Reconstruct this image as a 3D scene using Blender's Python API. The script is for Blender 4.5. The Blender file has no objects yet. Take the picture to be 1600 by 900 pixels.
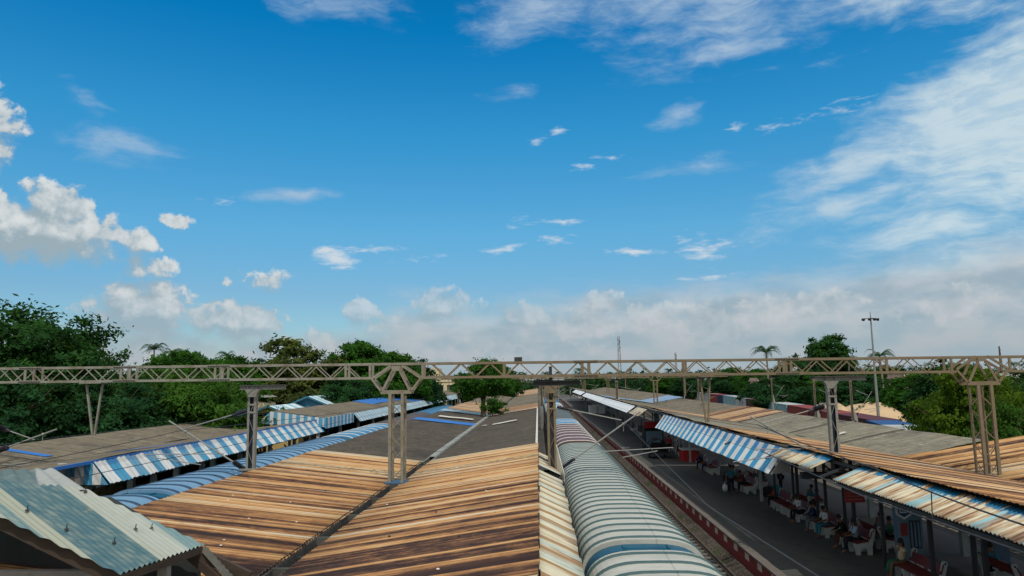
import bpy, math, random
from mathutils import Vector, Matrix, noise as mnoise

# ---------------------------------------------------------------- camera, sky, sun, exposure
scene = bpy.context.scene
COL = scene.collection
EYE = Vector((0, 0, 8.0))
YAW, PIT, ROLL, FPX = math.radians(1.94), math.radians(7.3), .0156, 1120.0
_fw = Vector((-math.sin(YAW) * math.cos(PIT), math.cos(YAW) * math.cos(PIT), math.sin(PIT)))
_r0 = Vector((math.cos(YAW), math.sin(YAW), 0))
_u0 = _r0.cross(_fw)
_R = _r0 * math.cos(ROLL) - _u0 * math.sin(ROLL)
_U = _u0 * math.cos(ROLL) + _r0 * math.sin(ROLL)
cam_data = bpy.data.cameras.new('camera')
cam = bpy.data.objects.new('camera', cam_data)
COL.objects.link(cam)
cam.matrix_world = Matrix(((_R.x, _U.x, -_fw.x, EYE.x), (_R.y, _U.y, -_fw.y, EYE.y), (_R.z, _U.z, -_fw.z, EYE.z), (0, 0, 0, 1)))
cam_data.sensor_width = 36
cam_data.lens = FPX / 1600 * 36
cam_data.clip_start = .1
cam_data.clip_end = 12000
scene.camera = cam

SUN_EL, SUN_AZ = math.radians(58), math.radians(169)      # azimuth clockwise from the track direction: behind the camera, to the right
scene.view_settings.view_transform = 'Standard'
scene.view_settings.look = 'None'
scene.view_settings.gamma = 1
scene.view_settings.exposure = -.1
scene.view_settings.use_curve_mapping = False

world = bpy.data.worlds.new('World')
scene.world = world
world.use_nodes = True
WT = world.node_tree
WT.nodes.clear()


class NB:
    """small helper for writing node trees"""
    def __init__(s, tree): s.t = tree
    def n(s, typ, **kw):
        nd = s.t.nodes.new(typ)
        for k, v in kw.items(): setattr(nd, k, v)
        return nd
    def put(s, sock, v):
        if v is None: return
        if hasattr(v, 'node'): s.t.links.new(v, sock)
        else: sock.default_value = v
    def math(s, op, a, b=None, c=None, clamp=False):
        nd = s.n('ShaderNodeMath', operation=op, use_clamp=clamp)
        s.put(nd.inputs[0], a); s.put(nd.inputs[1], b); s.put(nd.inputs[2], c)
        return nd.outputs[0]
    def vmath(s, op, a, b=None):
        nd = s.n('ShaderNodeVectorMath', operation=op)
        s.put(nd.inputs[0], a); s.put(nd.inputs[1], b)
        return nd.outputs['Value'] if op in ('LENGTH', 'DOT_PRODUCT') else nd.outputs[0]
    def mapping(s, v, loc=(0, 0, 0), rot=(0, 0, 0), scale=(1, 1, 1), typ='POINT'):
        nd = s.n('ShaderNodeMapping', vector_type=typ)
        s.put(nd.inputs['Vector'], v)
        if typ != 'VECTOR' : nd.inputs['Location'].default_value = loc
        nd.inputs['Rotation'].default_value = rot
        nd.inputs['Scale'].default_value = scale
        return nd.outputs[0]
    def noise(s, v, scale, detail=4, rough=.55, dist=0, lac=2.0, dims='3D'):
        nd = s.n('ShaderNodeTexNoise', noise_dimensions=dims)
        if v is not None: s.put(nd.inputs['Vector'], v)
        nd.inputs['Scale'].default_value = scale
        nd.inputs['Detail'].default_value = detail
        nd.inputs['Roughness'].default_value = rough
        nd.inputs['Distortion'].default_value = dist
        nd.inputs['Lacunarity'].default_value = lac
        return nd.outputs['Fac']
    def smooth(s, v, a, b, lo=0., hi=1.):
        nd = s.n('ShaderNodeMapRange', interpolation_type='SMOOTHSTEP')
        s.put(nd.inputs['Value'], v)
        nd.inputs['From Min'].default_value = a; s.put(nd.inputs['From Max'], b)
        nd.inputs['To Min'].default_value = lo; s.put(nd.inputs['To Max'], hi)
        return nd.outputs['Result']
    def lin(s, v, a, b, lo=0., hi=1.):
        nd = s.n('ShaderNodeMapRange')
        s.put(nd.inputs['Value'], v)
        nd.inputs['From Min'].default_value = a; nd.inputs['From Max'].default_value = b
        nd.inputs['To Min'].default_value = lo; nd.inputs['To Max'].default_value = hi
        return nd.outputs['Result']
    def mix(s, f, a, b, typ='MIX'):
        nd = s.n('ShaderNodeMix', data_type='RGBA', blend_type=typ)
        s.put(nd.inputs['Factor'], f)
        for k, v in ((6, a), (7, b)):
            if isinstance(v, tuple): v = (*v, 1) if len(v) == 3 else v
            s.put(nd.inputs[k], v)
        return nd.outputs[2]
    def ramp(s, f, stops, interp='LINEAR'):
        nd = s.n('ShaderNodeValToRGB')
        cr = nd.color_ramp; cr.interpolation = interp
        while len(cr.elements) < len(stops): cr.elements.new(.5)
        for e, (p, c) in zip(cr.elements, stops):
            e.position = p; e.color = (*c, 1) if len(c) == 3 else c
        s.put(nd.inputs[0], f)
        return nd.outputs[0]


def build_sky():
    b = NB(WT)
    out = b.n('ShaderNodeOutputWorld')
    bg = b.n('ShaderNodeBackground')
    sky = b.n('ShaderNodeTexSky', sky_type='NISHITA')
    sky.sun_disc = False
    sky.sun_elevation = SUN_EL
    sky.sun_rotation = SUN_AZ
    sky.air_density = 1.0
    sky.dust_density = .6
    sky.ozone_density = 2.0
    tc = b.n('ShaderNodeTexCoord').outputs['Generated']
    d = b.vmath('NORMALIZE', tc)
    sep = b.n('ShaderNodeSeparateXYZ'); b.put(sep.inputs[0], d)
    x, y, z = sep.outputs
    az = b.math('MULTIPLY', b.math('ARCTAN2', x, y), 57.2958)
    el = b.math('MULTIPLY', b.math('ARCSINE', z), 57.2958)
    cmb = b.n('ShaderNodeCombineXYZ'); b.put(cmb.inputs[0], az); b.put(cmb.inputs[1], el)
    P = cmb.outputs[0]                                       # degrees of azimuth and elevation
    k = lambda r, g, bl, f: (r * f, g * f, bl * f)
    tint = b.ramp(b.lin(el, -2, 40), [(0, k(.55, .66, .72, .8)), (.12, k(.48, .67, .77, .8)), (.21, k(.44, .67, .78, .8)), (.33, k(.36, .83, .95, .8)), (.51, k(.16, .88, 1.10, .8)), (.69, k(.015, .76, 1.12, .8)), (1, k(.01, .56, .9, .8))])
    base = b.vmath('SCALE', b.mix(1., sky.outputs[0], tint, 'MULTIPLY'))

    base.node.inputs['Scale'].default_value = 1.75

    def mask(ells, p):
        m = None
        for (cx, cy, rx, ry, rot, a) in ells:
            q = b.mapping(p, (cx, cy, 0), (0, 0, math.radians(rot)), (rx, ry, 1), 'TEXTURE')
            l = b.math('MULTIPLY_ADD', b.vmath('LENGTH', q), -a, a)
            m = l if m is None else b.math('MAXIMUM', m, l)
        return b.math('MAXIMUM', m, -1.2)

    # high streaky cloud
    warp = b.n('ShaderNodeTexNoise', noise_dimensions='2D'); b.put(warp.inputs['Vector'], P)
    warp.inputs['Scale'].default_value = .16; warp.inputs['Detail'].default_value = 3
    wv = b.vmath('MULTIPLY', b.vmath('SUBTRACT', warp.outputs['Color'], (.5, .5, .5)), (3.2, 1.5, 0))
    Pw = b.vmath('ADD', P, wv)
    n1 = b.noise(b.mapping(Pw, (0, 0, 0), (0, 0, math.radians(-14)), (.30, 1.35, 1)), .42, 7, .64, .12, 2.0, '2D')
    n2 = b.noise(b.mapping(Pw, (7, 3, 0), (0, 0, math.radians(-16)), (.42, 1.25, 1)), .85, 5, .6, .1, 2.0, '2D')
    nn = b.math('MULTIPLY_ADD', n2, .35, b.math('MULTIPLY', n1, .75))
    cir = [(14, 28.4, 17, 5.6, -6, 1.3), (27, 26.5, 14, 3.8, -14, 1.2), (16, 24.6, 9.5, 1.8, 7, 1.1), (0, 28.6, 8, 3.0, 5, 1.25), (-16, 28.3, 7, 1.5, 0, .95),
           (33.5, 17, 11.5, 6.5, 22, 2.3), (36, 13, 8, 5, 10, 1.7), (25, 15.3, 10, 2.3, 12, 1.25), (24, 12.6, 13, 1.8, 14, 1.1), (38, 21, 8, 4.5, 10, 1.3), (32, 12.4, 11, 2.4, 8, 1.3),
           (28.5, 9.8, 7.5, 1.9, 4, 1.6), (31, 7.3, 14, 2.8, 8, 1.4), (17, 5.6, 16, 2.6, 7, 1.05), (4, 5.8, 10, 2.4, 2, .95), (-8, 6.2, 5, 1.5, 2, .8), (33, 4.5, 9, 3, 0, .8),
           (-31.2, 16.7, 4.8, 1.7, -3, 1.35), (-34, 19.3, 3.5, .8, -30, .55), (-19, 14.3, 4.4, .8, 6, 1.2), (12, 20.1, 3.2, 1.3, 16, 1.15), (13.5, 16.2, 5.5, 1.0, 3, .8), (-1.7, 22.5, 1.8, .7, 8, .6)]
    M = mask(cir, Pw)
    dc = b.smooth(b.math('ADD', M, b.math('MULTIPLY_ADD', nn, 2.3, -1.32)), .0, 1.5)
    dc = b.math('MULTIPLY', dc, b.smooth(n2, .3, .65, .72, 1.))
    # small crisp puffs and low heaps
    puffs = [(-16.0, 9.7, 2.0, 1.0, -14, 1.5), (-16.6, 10.2, 1.3, .6, 0, 1.2), (-13, 10.4, 4.2, .28, 2, .6), (-2.7, 10.4, 2.0, .42, 8, .95), (1.7, 11.1, 1.7, .5, 6, .75), (2.4, 12.5, 1.8, .28, -2, .7), (-1.2, 12.4, 1.4, .5, 0, .5), (7.9, 9.9, 2.6, .36, -2, 1.1),
             (13.0, 9.8, 2.0, 1.2, -20, .85), (15, 10.1, 1.6, .35, 0, .5), (.2, 18.8, 1.1, .36, 20, .7), (1.9, 19.5, 1.0, .38, 14, .7), (19.3, 18.5, 1.5, .5, 8, .65), (16.2, 18.7, 1.0, .4, 10, .5), (4.0, 16.7, 1.1, .36, 4, .75), (6.5, 17.3, 1.5, .3, -6, .4), (13.8, 7.7, 2.4, .35, 3, .7), (24.0, 19.1, 2.2, .6, 6, .55), (-24, 13.6, 2, .3, 4, .4), (-9.5, 9.7, 2.4, .3, 2, .4)]
    np_ = b.noise(b.mapping(P, (0, 0, 0), (0, 0, 0), (.45, 1.7, 1)), 1.3, 6, .66, .25, 2.0, '2D')
    dp = b.smooth(b.math('ADD', mask(puffs, P), b.math('MULTIPLY_ADD', np_, 2.4, -1.22)), .0, 1.2)

    cum = [(-36.0, 10.4, 6.0, 2.3, -4, 1.6), (-34.8, 11.9, 2.8, 1.7, -14, 1.3), (-38.5, 11.0, 3.2, 2.0, 0, 1.2), (-27.5, 11.8, .9, .6, 0, .75), (-29.9, 10.1, 1.6, 1.0, 0, .8), (-40.6, 16.0, 3.3, 3.9, 0, 1.45),
           (-29.2, 5.4, 4.0, 2.3, 0, 1.6), (-23, 4.6, 4.0, 1.8, 0, 1.4), (-14.1, 5.4, 1.4, 1.2, 20, 1.1), (-12, 4.3, 2.0, 1.2, 0, 1.0), (-29.5, 8.3, 2.4, .9, 0, .6), (-21, 7.7, 2.6, .7, 0, .55),
           (-7.6, 5.9, 3.0, 1.5, 0, 1.35), (-.9, 4.9, 2.4, 1.2, 0, 1.2), (3.4, 4.4, 3.6, 1.2, 0, 1.1), (5.4, 6.0, 1.7, 1.0, 0, 1.0), (9.2, 4.7, 2.4, 1.4, 0, 1.2), (13.5, 4.0, 3.4, 1.6, 0, 1.1), (20, 4.9, 4.2, 1.3, 0, 1.0),
           (29.6, 4.6, 2.8, 1.1, 6, .95), (-3, 2.4, 7, 1.1, 0, .85), (-19, 2.6, 8, 1.2, 0, .85), (-30, 3, 6, 1.4, 0, .8)]

    mc = mask(cum, P)

    def heap(p):
        f = b.noise(p, .55, 6, .6, .25, 2.1, '2D')
        v = b.n('ShaderNodeTexVoronoi', feature='F1', voronoi_dimensions='2D'); b.put(v.inputs['Vector'], b.vmath('ADD', p, wv2))
        v.inputs['Scale'].default_value = .75
        return b.math('MULTIPLY_ADD', v.outputs['Distance'], -.42, b.math('MULTIPLY_ADD', f, 1.45, -.36))
    w2 = b.n('ShaderNodeTexNoise', noise_dimensions='2D'); b.put(w2.inputs['Vector'], P)
    w2.inputs['Scale'].default_value = 1.3; w2.inputs['Detail'].default_value = 3
    wv2 = b.vmath('MULTIPLY', b.vmath('SUBTRACT', w2.outputs['Color'], (.5, .5, .5)), (1.3, 1.3, 0))
    k0 = heap(P)
    k1 = heap(b.vmath('ADD', P, (.35, .8, 0)))                # a step towards the sun: bright rims, grey hearts
    h0 = b.math('ADD', mc, k0)
    top = mask([(cx - .5, cy - 1.2, rx, ry, r, a_) for cx, cy, rx, ry, r, a_ in cum[:14]], P)
    h1 = b.math('ADD', b.math('MAXIMUM', top, b.math('SUBTRACT', mc, .45)), k1)
    lit0 = b.math('SUBTRACT', h0, h1)
    dh = b.smooth(h0, .08, b.smooth(lit0, .1, .5, .95, .42))
    lit = b.smooth(b.math('SUBTRACT', h0, h1), -.15, 1.0)
    lowhaze = b.smooth(el, 1.0, 9.0)
    hc = b.mix(lit, b.mix(lowhaze, (3.5, 4.3, 4.9), (3.5, 4.5, 5.0)), b.mix(lowhaze, (6.2, 6.1, 6.2), (7.7, 8.0, 8.0)))
    # cloud colours are radiances before the background strength
    cc = b.mix(b.smooth(az, 10, 34), (4.3, 5.7, 7.3), (6.9, 8.1, 8.4))
    cc = b.mix(b.smooth(el, 9, 4), cc, (5.0, 5.7, 6.2))
    c = b.mix(b.math('MULTIPLY', dc, .84), base, cc)
    # soft bank lying along the horizon, mottled mauve and grey
    nb = b.noise(b.mapping(P, (3, 1, 0), (0, 0, 0), (.35, .9, 1)), .5, 4, .55, .15, 2.0, '2D')
    nb2 = b.noise(b.mapping(P, (9, 4, 0), (0, 0, 0), (.45, 1.0, 1)), .55, 4, .5, .1, 2.0, '2D')
    rise = b.math('ADD', b.smooth(az, -20, -4, 0, 2.6), b.math('MULTIPLY_ADD', b.math('MAXIMUM', az, 0.), .055, 3.4))
    edge = b.math('SUBTRACT', b.math('MULTIPLY_ADD', nb, 3.4, b.math('SUBTRACT', rise, 1.7)), el)
    bank = b.smooth(edge, -1.3, 1.9)
    bc = b.mix(b.smooth(nb2, .3, .7), (3.5, 4.5, 5.2), b.mix(b.smooth(el, 1, 6), (4.9, 5.0, 5.4), (5.6, 6.0, 6.4)))
    c = b.mix(b.math('MULTIPLY', bank, .86), c, bc)
    c = b.mix(b.math('MULTIPLY', b.smooth(el, 5, -.5), .5), c, (3.9, 4.9, 5.5))
    c = b.mix(b.math('MULTIPLY', dp, .95), c, (6.6, 7.4, 8.1))
    c = b.mix(b.math('MULTIPLY', dh, b.math('MULTIPLY', b.smooth(el, -1, 9, .5, .96), b.smooth(az, -26, -6, 1., .55))), c, hc)
    veil = b.math('MAXIMUM', b.smooth(el, 36, 52), b.math('MULTIPLY', b.smooth(b.math('ABSOLUTE', az), 62, 85), b.smooth(el, 2, 14)))
    c = b.mix(b.math('MULTIPLY', veil, .92), c, (9.5, 9.5, 8.9))       # unseen bright cloud overhead and behind, added to lift and whiten the fill light
    b.put(bg.inputs['Color'], c)
    bg.inputs['Strength'].default_value = .1
    WT.links.new(bg.outputs[0], out.inputs[0])
    world.cycles.sampling_method = 'MANUAL'
    world.cycles.sample_map_resolution = 512


build_sky()
sun_data = bpy.data.lights.new('sun', 'SUN')
sun_data.energy = 2.7
sun_data.angle = math.radians(.55)
sun_data.color = (1, .95, .86)
sun = bpy.data.objects.new('sun', sun_data)
COL.objects.link(sun)
_sd = Vector((math.sin(SUN_AZ) * math.cos(SUN_EL), math.cos(SUN_AZ) * math.cos(SUN_EL), math.sin(SUN_EL)))
sun.rotation_euler = _sd.to_track_quat('Z', 'Y').to_euler()
sun.location = (0, -20, 60)

# ---------------------------------------------------------------- helpers
rnd = random.Random(11)
R_ = math.radians


class MB:
    """collects shapes and links them as ONE mesh object"""
    def __init__(s): s.v = []; s.f = []
    def add(s, vs, fs):
        o = len(s.v); s.v += [tuple(p) for p in vs]; s.f += [tuple(i + o for i in f) for f in fs]
        return s
    def bx(s, x0, x1, y0, y1, z0, z1):
        return s.add([(x, y, z) for z in (z0, z1) for y in (y0, y1) for x in (x0, x1)],
                     [(0, 2, 3, 1), (4, 5, 7, 6), (0, 1, 5, 4), (2, 6, 7, 3), (0, 4, 6, 2), (1, 3, 7, 5)])
    def beam(s, a, c, w, h, up=(0, 0, 1)):
        a = Vector(a); c = Vector(c); d = (c - a).normalized(); up = Vector(up)
        if abs(d.dot(up)) > .98: up = Vector((0, 1, 0))
        r = d.cross(up).normalized() * w / 2; u = r.cross(d).normalized() * h / 2
        return s.add([p + i * r + j * u for p in (a, c) for j in (-1, 1) for i in (-1, 1)],
                     [(0, 2, 3, 1), (4, 5, 7, 6), (0, 1, 5, 4), (2, 6, 7, 3), (0, 4, 6, 2), (1, 3, 7, 5)])
    def tube(s, a, c, r, n=8, r1=None):
        return s.path([a, c], r, n, r1)
    def path(s, pts, r, n=8, r1=None):
        pts = [Vector(p) for p in pts]; m = len(pts); r1 = r if r1 is None else r1
        o = len(s.v); ref = None
        for i, p in enumerate(pts):
            d = (pts[min(i + 1, m - 1)] - pts[max(i - 1, 0)]).normalized()
            if ref is None:
                ref = d.cross(Vector((0, 0, 1)))
                if ref.length < .1: ref = d.cross(Vector((1, 0, 0)))
            ref = (ref - d * ref.dot(d)).normalized(); bi = d.cross(ref)
            rr = (r + (r1 - r) * i / (m - 1)) if not isinstance(r, (list, tuple)) else r[i]
            for k in range(n):
                a = 2 * math.pi * k / n
                s.v.append(tuple(p + (ref * math.cos(a) + bi * math.sin(a)) * rr))
        for i in range(m - 1):
            for k in range(n):
                s.f.append((o + i * n + k, o + i * n + (k + 1) % n, o + (i + 1) * n + (k + 1) % n, o + (i + 1) * n + k))
        s.f.append(tuple(o + k for k in reversed(range(n)))); s.f.append(tuple(o + (m - 1) * n + k for k in range(n)))
        return s
    def grid(s, fn, nu, nv):
        o = len(s.v)
        for i in range(nu + 1):
            for j in range(nv + 1): s.v.append(tuple(fn(i / nu, j / nv)))
        for i in range(nu):
            for j in range(nv):
                a = o + i * (nv + 1) + j
                s.f.append((a, a + nv + 1, a + nv + 2, a + 1))
        return s
    def prism(s, poly, y0, y1, axis='Y'):
        """poly of (x, z) run along Y, (y, z) along X or (x, y) along Z; counter-clockwise"""
        n = len(poly)
        mk = {'Y': lambda p, t: (p[0], t, p[1]), 'X': lambda p, t: (t, p[0], p[1]), 'Z': lambda p, t: (p[0], p[1], t)}[axis]
        return s.add([mk(p, y0) for p in poly] + [mk(p, y1) for p in poly],
                     [tuple(range(n)), tuple(reversed(range(n, 2 * n)))] + [(i, n + i, n + (i + 1) % n, (i + 1) % n) for i in range(n)])
    def ball(s, c, r, n=8, m=6, sc=(1, 1, 1)):
        c = Vector(c); o = len(s.v)
        for i in range(m + 1):
            t = math.pi * i / m
            for k in range(n):
                a = 2 * math.pi * k / n
                s.v.append((c.x + r * sc[0] * math.sin(t) * math.cos(a), c.y + r * sc[1] * math.sin(t) * math.sin(a), c.z + r * sc[2] * math.cos(t)))
        for i in range(m):
            for k in range(n):
                s.f.append((o + i * n + k, o + (i + 1) * n + k, o + (i + 1) * n + (k + 1) % n, o + i * n + (k + 1) % n))
        return s
    def mesh(s, name, mat, smooth=False):
        me = bpy.data.meshes.new(name); me.from_pydata(s.v, [], s.f)
        if mat: me.materials.append(mat)
        if smooth: me.polygons.foreach_set('use_smooth', [True] * len(me.polygons))
        me.update(); return me
    def build(s, name, mat, parent=None, smooth=False, solid=0, label=None, bevel=0):
        o = bpy.data.objects.new(name, s.mesh(name, mat, smooth)); COL.objects.link(o)
        if parent:
            o.parent = parent
            o.matrix_parent_inverse = Matrix.Translation(-parent_loc(parent)) if parent.type == 'EMPTY' and parent.get('_world') else Matrix()
        if solid:
            m = o.modifiers.new('thickness', 'SOLIDIFY'); m.thickness = solid; m.offset = -1
        if bevel:
            m = o.modifiers.new('bevel', 'BEVEL'); m.width = bevel; m.segments = 2; m.limit_method = 'ANGLE'
        if label: o['label'] = label
        return o


def parent_loc(p): return Vector(p.location)


def tag(o, label=None, cat=None, group=None, kind=None):
    if label: o['label'] = label
    if cat: o['category'] = cat
    if group: o['group'] = group
    if kind: o['kind'] = kind
    return o


def thing(name, label, cat, loc=(0, 0, 0), group=None, rotz=0, world=False):
    """an Empty at the thing's base; world=True: its parts are given in world coordinates"""
    o = bpy.data.objects.new(name, None); COL.objects.link(o)
    o.empty_display_size = .2
    o.location = loc; o.rotation_euler = (0, 0, rotz)
    if world: o['_world'] = 1
    return tag(o, label, cat, group)


def kids(o): return [c for c in bpy.data.objects if c.parent == o]


def copy_tree(o, parent=None):
    c = o.copy(); COL.objects.link(c)
    if parent: c.parent = parent; c.matrix_parent_inverse = o.matrix_parent_inverse.copy()
    for ch in CH.get(o.name) or kids(o): copy_tree(ch, c)
    return c


CH = {}


def place_copy(o, loc, label=None, rotz=None, scale=None, group=None):
    c = copy_tree(o); c.location = loc
    if rotz is not None: c.rotation_euler = (0, 0, rotz)
    if scale is not None: c.scale = (scale, scale, scale) if not isinstance(scale, tuple) else scale
    if label: c['label'] = label
    if group: c['group'] = group
    return c


# ---------------------------------------------------------------- materials
def new_mat(name):
    m = bpy.data.materials.new(name); m.use_nodes = True
    nt = m.node_tree; nt.nodes.clear()
    b = NB(nt)
    out = b.n('ShaderNodeOutputMaterial'); p = b.n('ShaderNodeBsdfPrincipled')
    nt.links.new(p.outputs[0], out.inputs[0])
    return m, b, p


def coords(b, obj=True):
    return b.n('ShaderNodeTexCoord').outputs['Object'] if obj else b.n('ShaderNodeNewGeometry').outputs['Position']


def sepxyz(b, v):
    s_ = b.n('ShaderNodeSeparateXYZ'); b.put(s_.inputs[0], v); return s_.outputs


def bump(b, p, h, strength=.3, dist=.02):
    bn = b.n('ShaderNodeBump'); bn.inputs['Strength'].default_value = strength; bn.inputs['Distance'].default_value = dist
    b.put(bn.inputs['Height'], h); b.put(p.inputs['Normal'], bn.outputs[0])


def worn(name, col, dark=None, scale=3, rough=.6, amt=.5, rust=0, rustcol=(.16, .06, .025), spec=.4, stretch=(1, 1, 1), metal=0, bumpy=0):
    """a painted or plain surface with blotches of dirt and, if asked, rust"""
    m, b, p = new_mat(name)
    v = b.mapping(coords(b), scale=stretch)
    n1 = b.noise(v, scale, 6, .65)
    dark = dark or tuple(c * .55 for c in col)
    c = b.mix(b.smooth(n1, .35, .75, 0, amt), col, dark)
    n2 = b.noise(v, scale * 7.3, 4, .6)
    c = b.mix(b.smooth(n2, .45, .8, 0, amt * .5), c, tuple(k * .75 for k in dark))
    if rust:
        n3 = b.noise(b.mapping(v, (4, 8, 2)), scale * 1.7, 7, .7)
        c = b.mix(b.smooth(n3, .72 - .35 * rust, .86 - .2 * rust), c, rustcol)
    b.put(p.inputs['Base Color'], c)
    p.inputs['Roughness'].default_value = rough; p.inputs['Specular IOR Level'].default_value = spec; p.inputs['Metallic'].default_value = metal
    if bumpy: bump(b, p, n2, bumpy)
    return m


def flat(name, col, rough=.6, spec=.3):
    m, b, p = new_mat(name)
    n = b.noise(coords(b), 9, 3)
    b.put(p.inputs['Base Color'], b.mix(b.smooth(n, .3, .7, 0, .35), col, tuple(c * .7 for c in col)))
    p.inputs['Roughness'].default_value = rough; p.inputs['Specular IOR Level'].default_value = spec
    return m


def rusty_tin(name, tone=0., across='X', seed=0., pale=.0, dark=0.):
    """old galvanised sheets: each sheet lap its own shade, streaks running down the slope"""
    m, b, p = new_mat(name)
    x, y, z = sepxyz(b, coords(b))
    if across == 'Y': x, y = y, x
    def vec(kx, ky, o=0.):
        c = b.n('ShaderNodeCombineXYZ'); b.put(c.inputs[0], b.math('MULTIPLY_ADD', x, kx, seed + o)); b.put(c.inputs[1], b.math('MULTIPLY_ADD', y, ky, seed * 1.7 + o)); return c.outputs[0]
    yq = b.math('MULTIPLY', b.math('FLOOR', b.math('MULTIPLY', y, 1 / .2)), .2)
    cq = b.n('ShaderNodeCombineXYZ'); b.put(cq.inputs[0], b.math('MULTIPLY_ADD', x, .16, seed)); b.put(cq.inputs[1], b.math('MULTIPLY', yq, 9.7))
    crest = b.noise(cq.outputs[0], 1, 3, .6, 0., 2.0, '2D')
    fine = b.math('ADD', b.math('MULTIPLY', b.noise(vec(.14, 5.2, 3), 1, 4, .62, .1, 2.0, '2D'), .45), b.math('MULTIPLY', crest, .34))
    mid = b.noise(vec(.02, 1.05, 9), 1, 3, .55, .05, 2.0, '2D')
    blot = b.noise(vec(1.6, 3.0, 5), 1, 6, .7, .3, 2.0, '2D')
    wear = b.noise(vec(.18, .16, 2), 1, 3, .5, 0., 2.0, '2D')
    sheet = b.n('ShaderNodeTexWhiteNoise', noise_dimensions='1D')
    b.put(sheet.inputs['W'], b.math('FLOOR', b.math('MULTIPLY_ADD', y, 1.35, seed)))
    lap = b.math('FRACT', b.math('MULTIPLY_ADD', y, 1 / .93, seed))                     # bright at one edge of a sheet, browner towards the lap
    near = b.smooth(y, 14, 33, -dark * 1.25, dark)                     # the bays by the stairs have rusted furthest
    f = b.math('ADD', b.math('MULTIPLY_ADD', fine, 1.1, b.math('MULTIPLY', mid, 1.7)), b.math('MULTIPLY_ADD', sheet.outputs['Value'], .26, tone - .87))
    f = b.math('ADD', f, b.math('MULTIPLY_ADD', blot, .55, -.275))
    f = b.math('ADD', f, b.math('ADD', near, b.math('MULTIPLY_ADD', wear, .3, -.15)))
    f = b.math('ADD', f, b.math('MULTIPLY_ADD', lap, .30, -.15))
    c = b.ramp(f, [(.0, (.020, .012, .012)), (.18, (.036, .020, .017)), (.28, (.10, .050, .029)), (.40, (.25, .122, .052)), (.54, (.40, .212, .085)), (.68, (.48, .295, .138)), (.84 - pale, (.49, .365, .215)), (.97, (.47, .42, .33))])
    pk = b.n('ShaderNodeTexWhiteNoise', noise_dimensions='1D'); b.put(pk.inputs['W'], b.math('MULTIPLY', yq, 13.1))
    c = b.mix(b.math('MULTIPLY', b.math('GREATER_THAN', pk.outputs['Value'], .94), b.math('MULTIPLY', b.smooth(y, 17, 25), b.smooth(crest, .3, .55, .1, .7))), c, (.47, .43, .34))
    c = b.mix(b.math('MULTIPLY', b.math('LESS_THAN', pk.outputs['Value'], .07), .7), c, (.06, .028, .018))
    spots = b.noise(b.mapping(coords(b), (seed, 0, 0), scale=(1.2, 2.2, 1)), 3.2, 3, .6)
    c = b.mix(b.smooth(spots, .70, .76, 0, .8), c, (.04, .022, .016))
    line = b.math('FRACT', b.math('MULTIPLY', y, 1 / .2))                               # a darker line along each rib
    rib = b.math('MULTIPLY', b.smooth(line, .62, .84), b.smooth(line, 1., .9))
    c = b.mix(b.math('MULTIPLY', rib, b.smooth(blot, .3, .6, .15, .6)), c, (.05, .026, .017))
    c = b.mix(b.smooth(lap, .955, .97, 0, .8), c, (.025, .015, .013))
    b.put(p.inputs['Base Color'], c)
    p.inputs['Roughness'].default_value = .75; p.inputs['Specular IOR Level'].default_value = .2
    return m


def asbestos(name, col, seed=0., stain=.6, pitch=.17, warm=(1, .96, .88)):
    """weathered fibre-cement sheets: rows of corrugations down the slope, moss and soot stains"""
    m, b, p = new_mat(name)
    v = coords(b); x, y, z = sepxyz(b, v)
    n1 = b.noise(b.mapping(v, (seed, 0, 0), scale=(.5, .35, 1)), .7, 7, .7)
    n2 = b.noise(b.mapping(v, (0, seed, 0), scale=(.6, 5, 1)), 1.3, 5, .7)
    n3 = b.noise(b.mapping(v, (0, seed, 0), scale=(1, .38, 1)), 3.2, 6, .8)
    c = b.mix(b.smooth(n2, .3, .72), tuple(k * .6 for k in col), tuple(k * 1.25 * w for k, w in zip(col, warm)))
    c = b.mix(b.smooth(n1, .45, .72, 0, stain), c, (.035, .034, .032))
    n4 = b.noise(b.mapping(v, (seed, 4, 0), scale=(1, .3, 1)), 1.5, 8, .8)
    c = b.mix(b.smooth(n3, .45, .7, 0, .7), c, tuple(k * .35 for k in col))
    c = b.mix(b.smooth(n4, .56, .66, 0, .5), c, tuple(k * 1.7 for k in col))
    lap = b.math('FRACT', b.math('MULTIPLY_ADD', y, 1 / 1.05, .3))
    c = b.mix(b.smooth(lap, .955, .98, 0, .75), c, (.03, .03, .028))
    b.put(p.inputs['Base Color'], c); p.inputs['Roughness'].default_value = .95; p.inputs['Specular IOR Level'].default_value = .1
    w = b.math('SINE', b.math('MULTIPLY', y, 2 * math.pi / pitch))
    bump(b, p, w, .5, .025)
    return m


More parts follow.
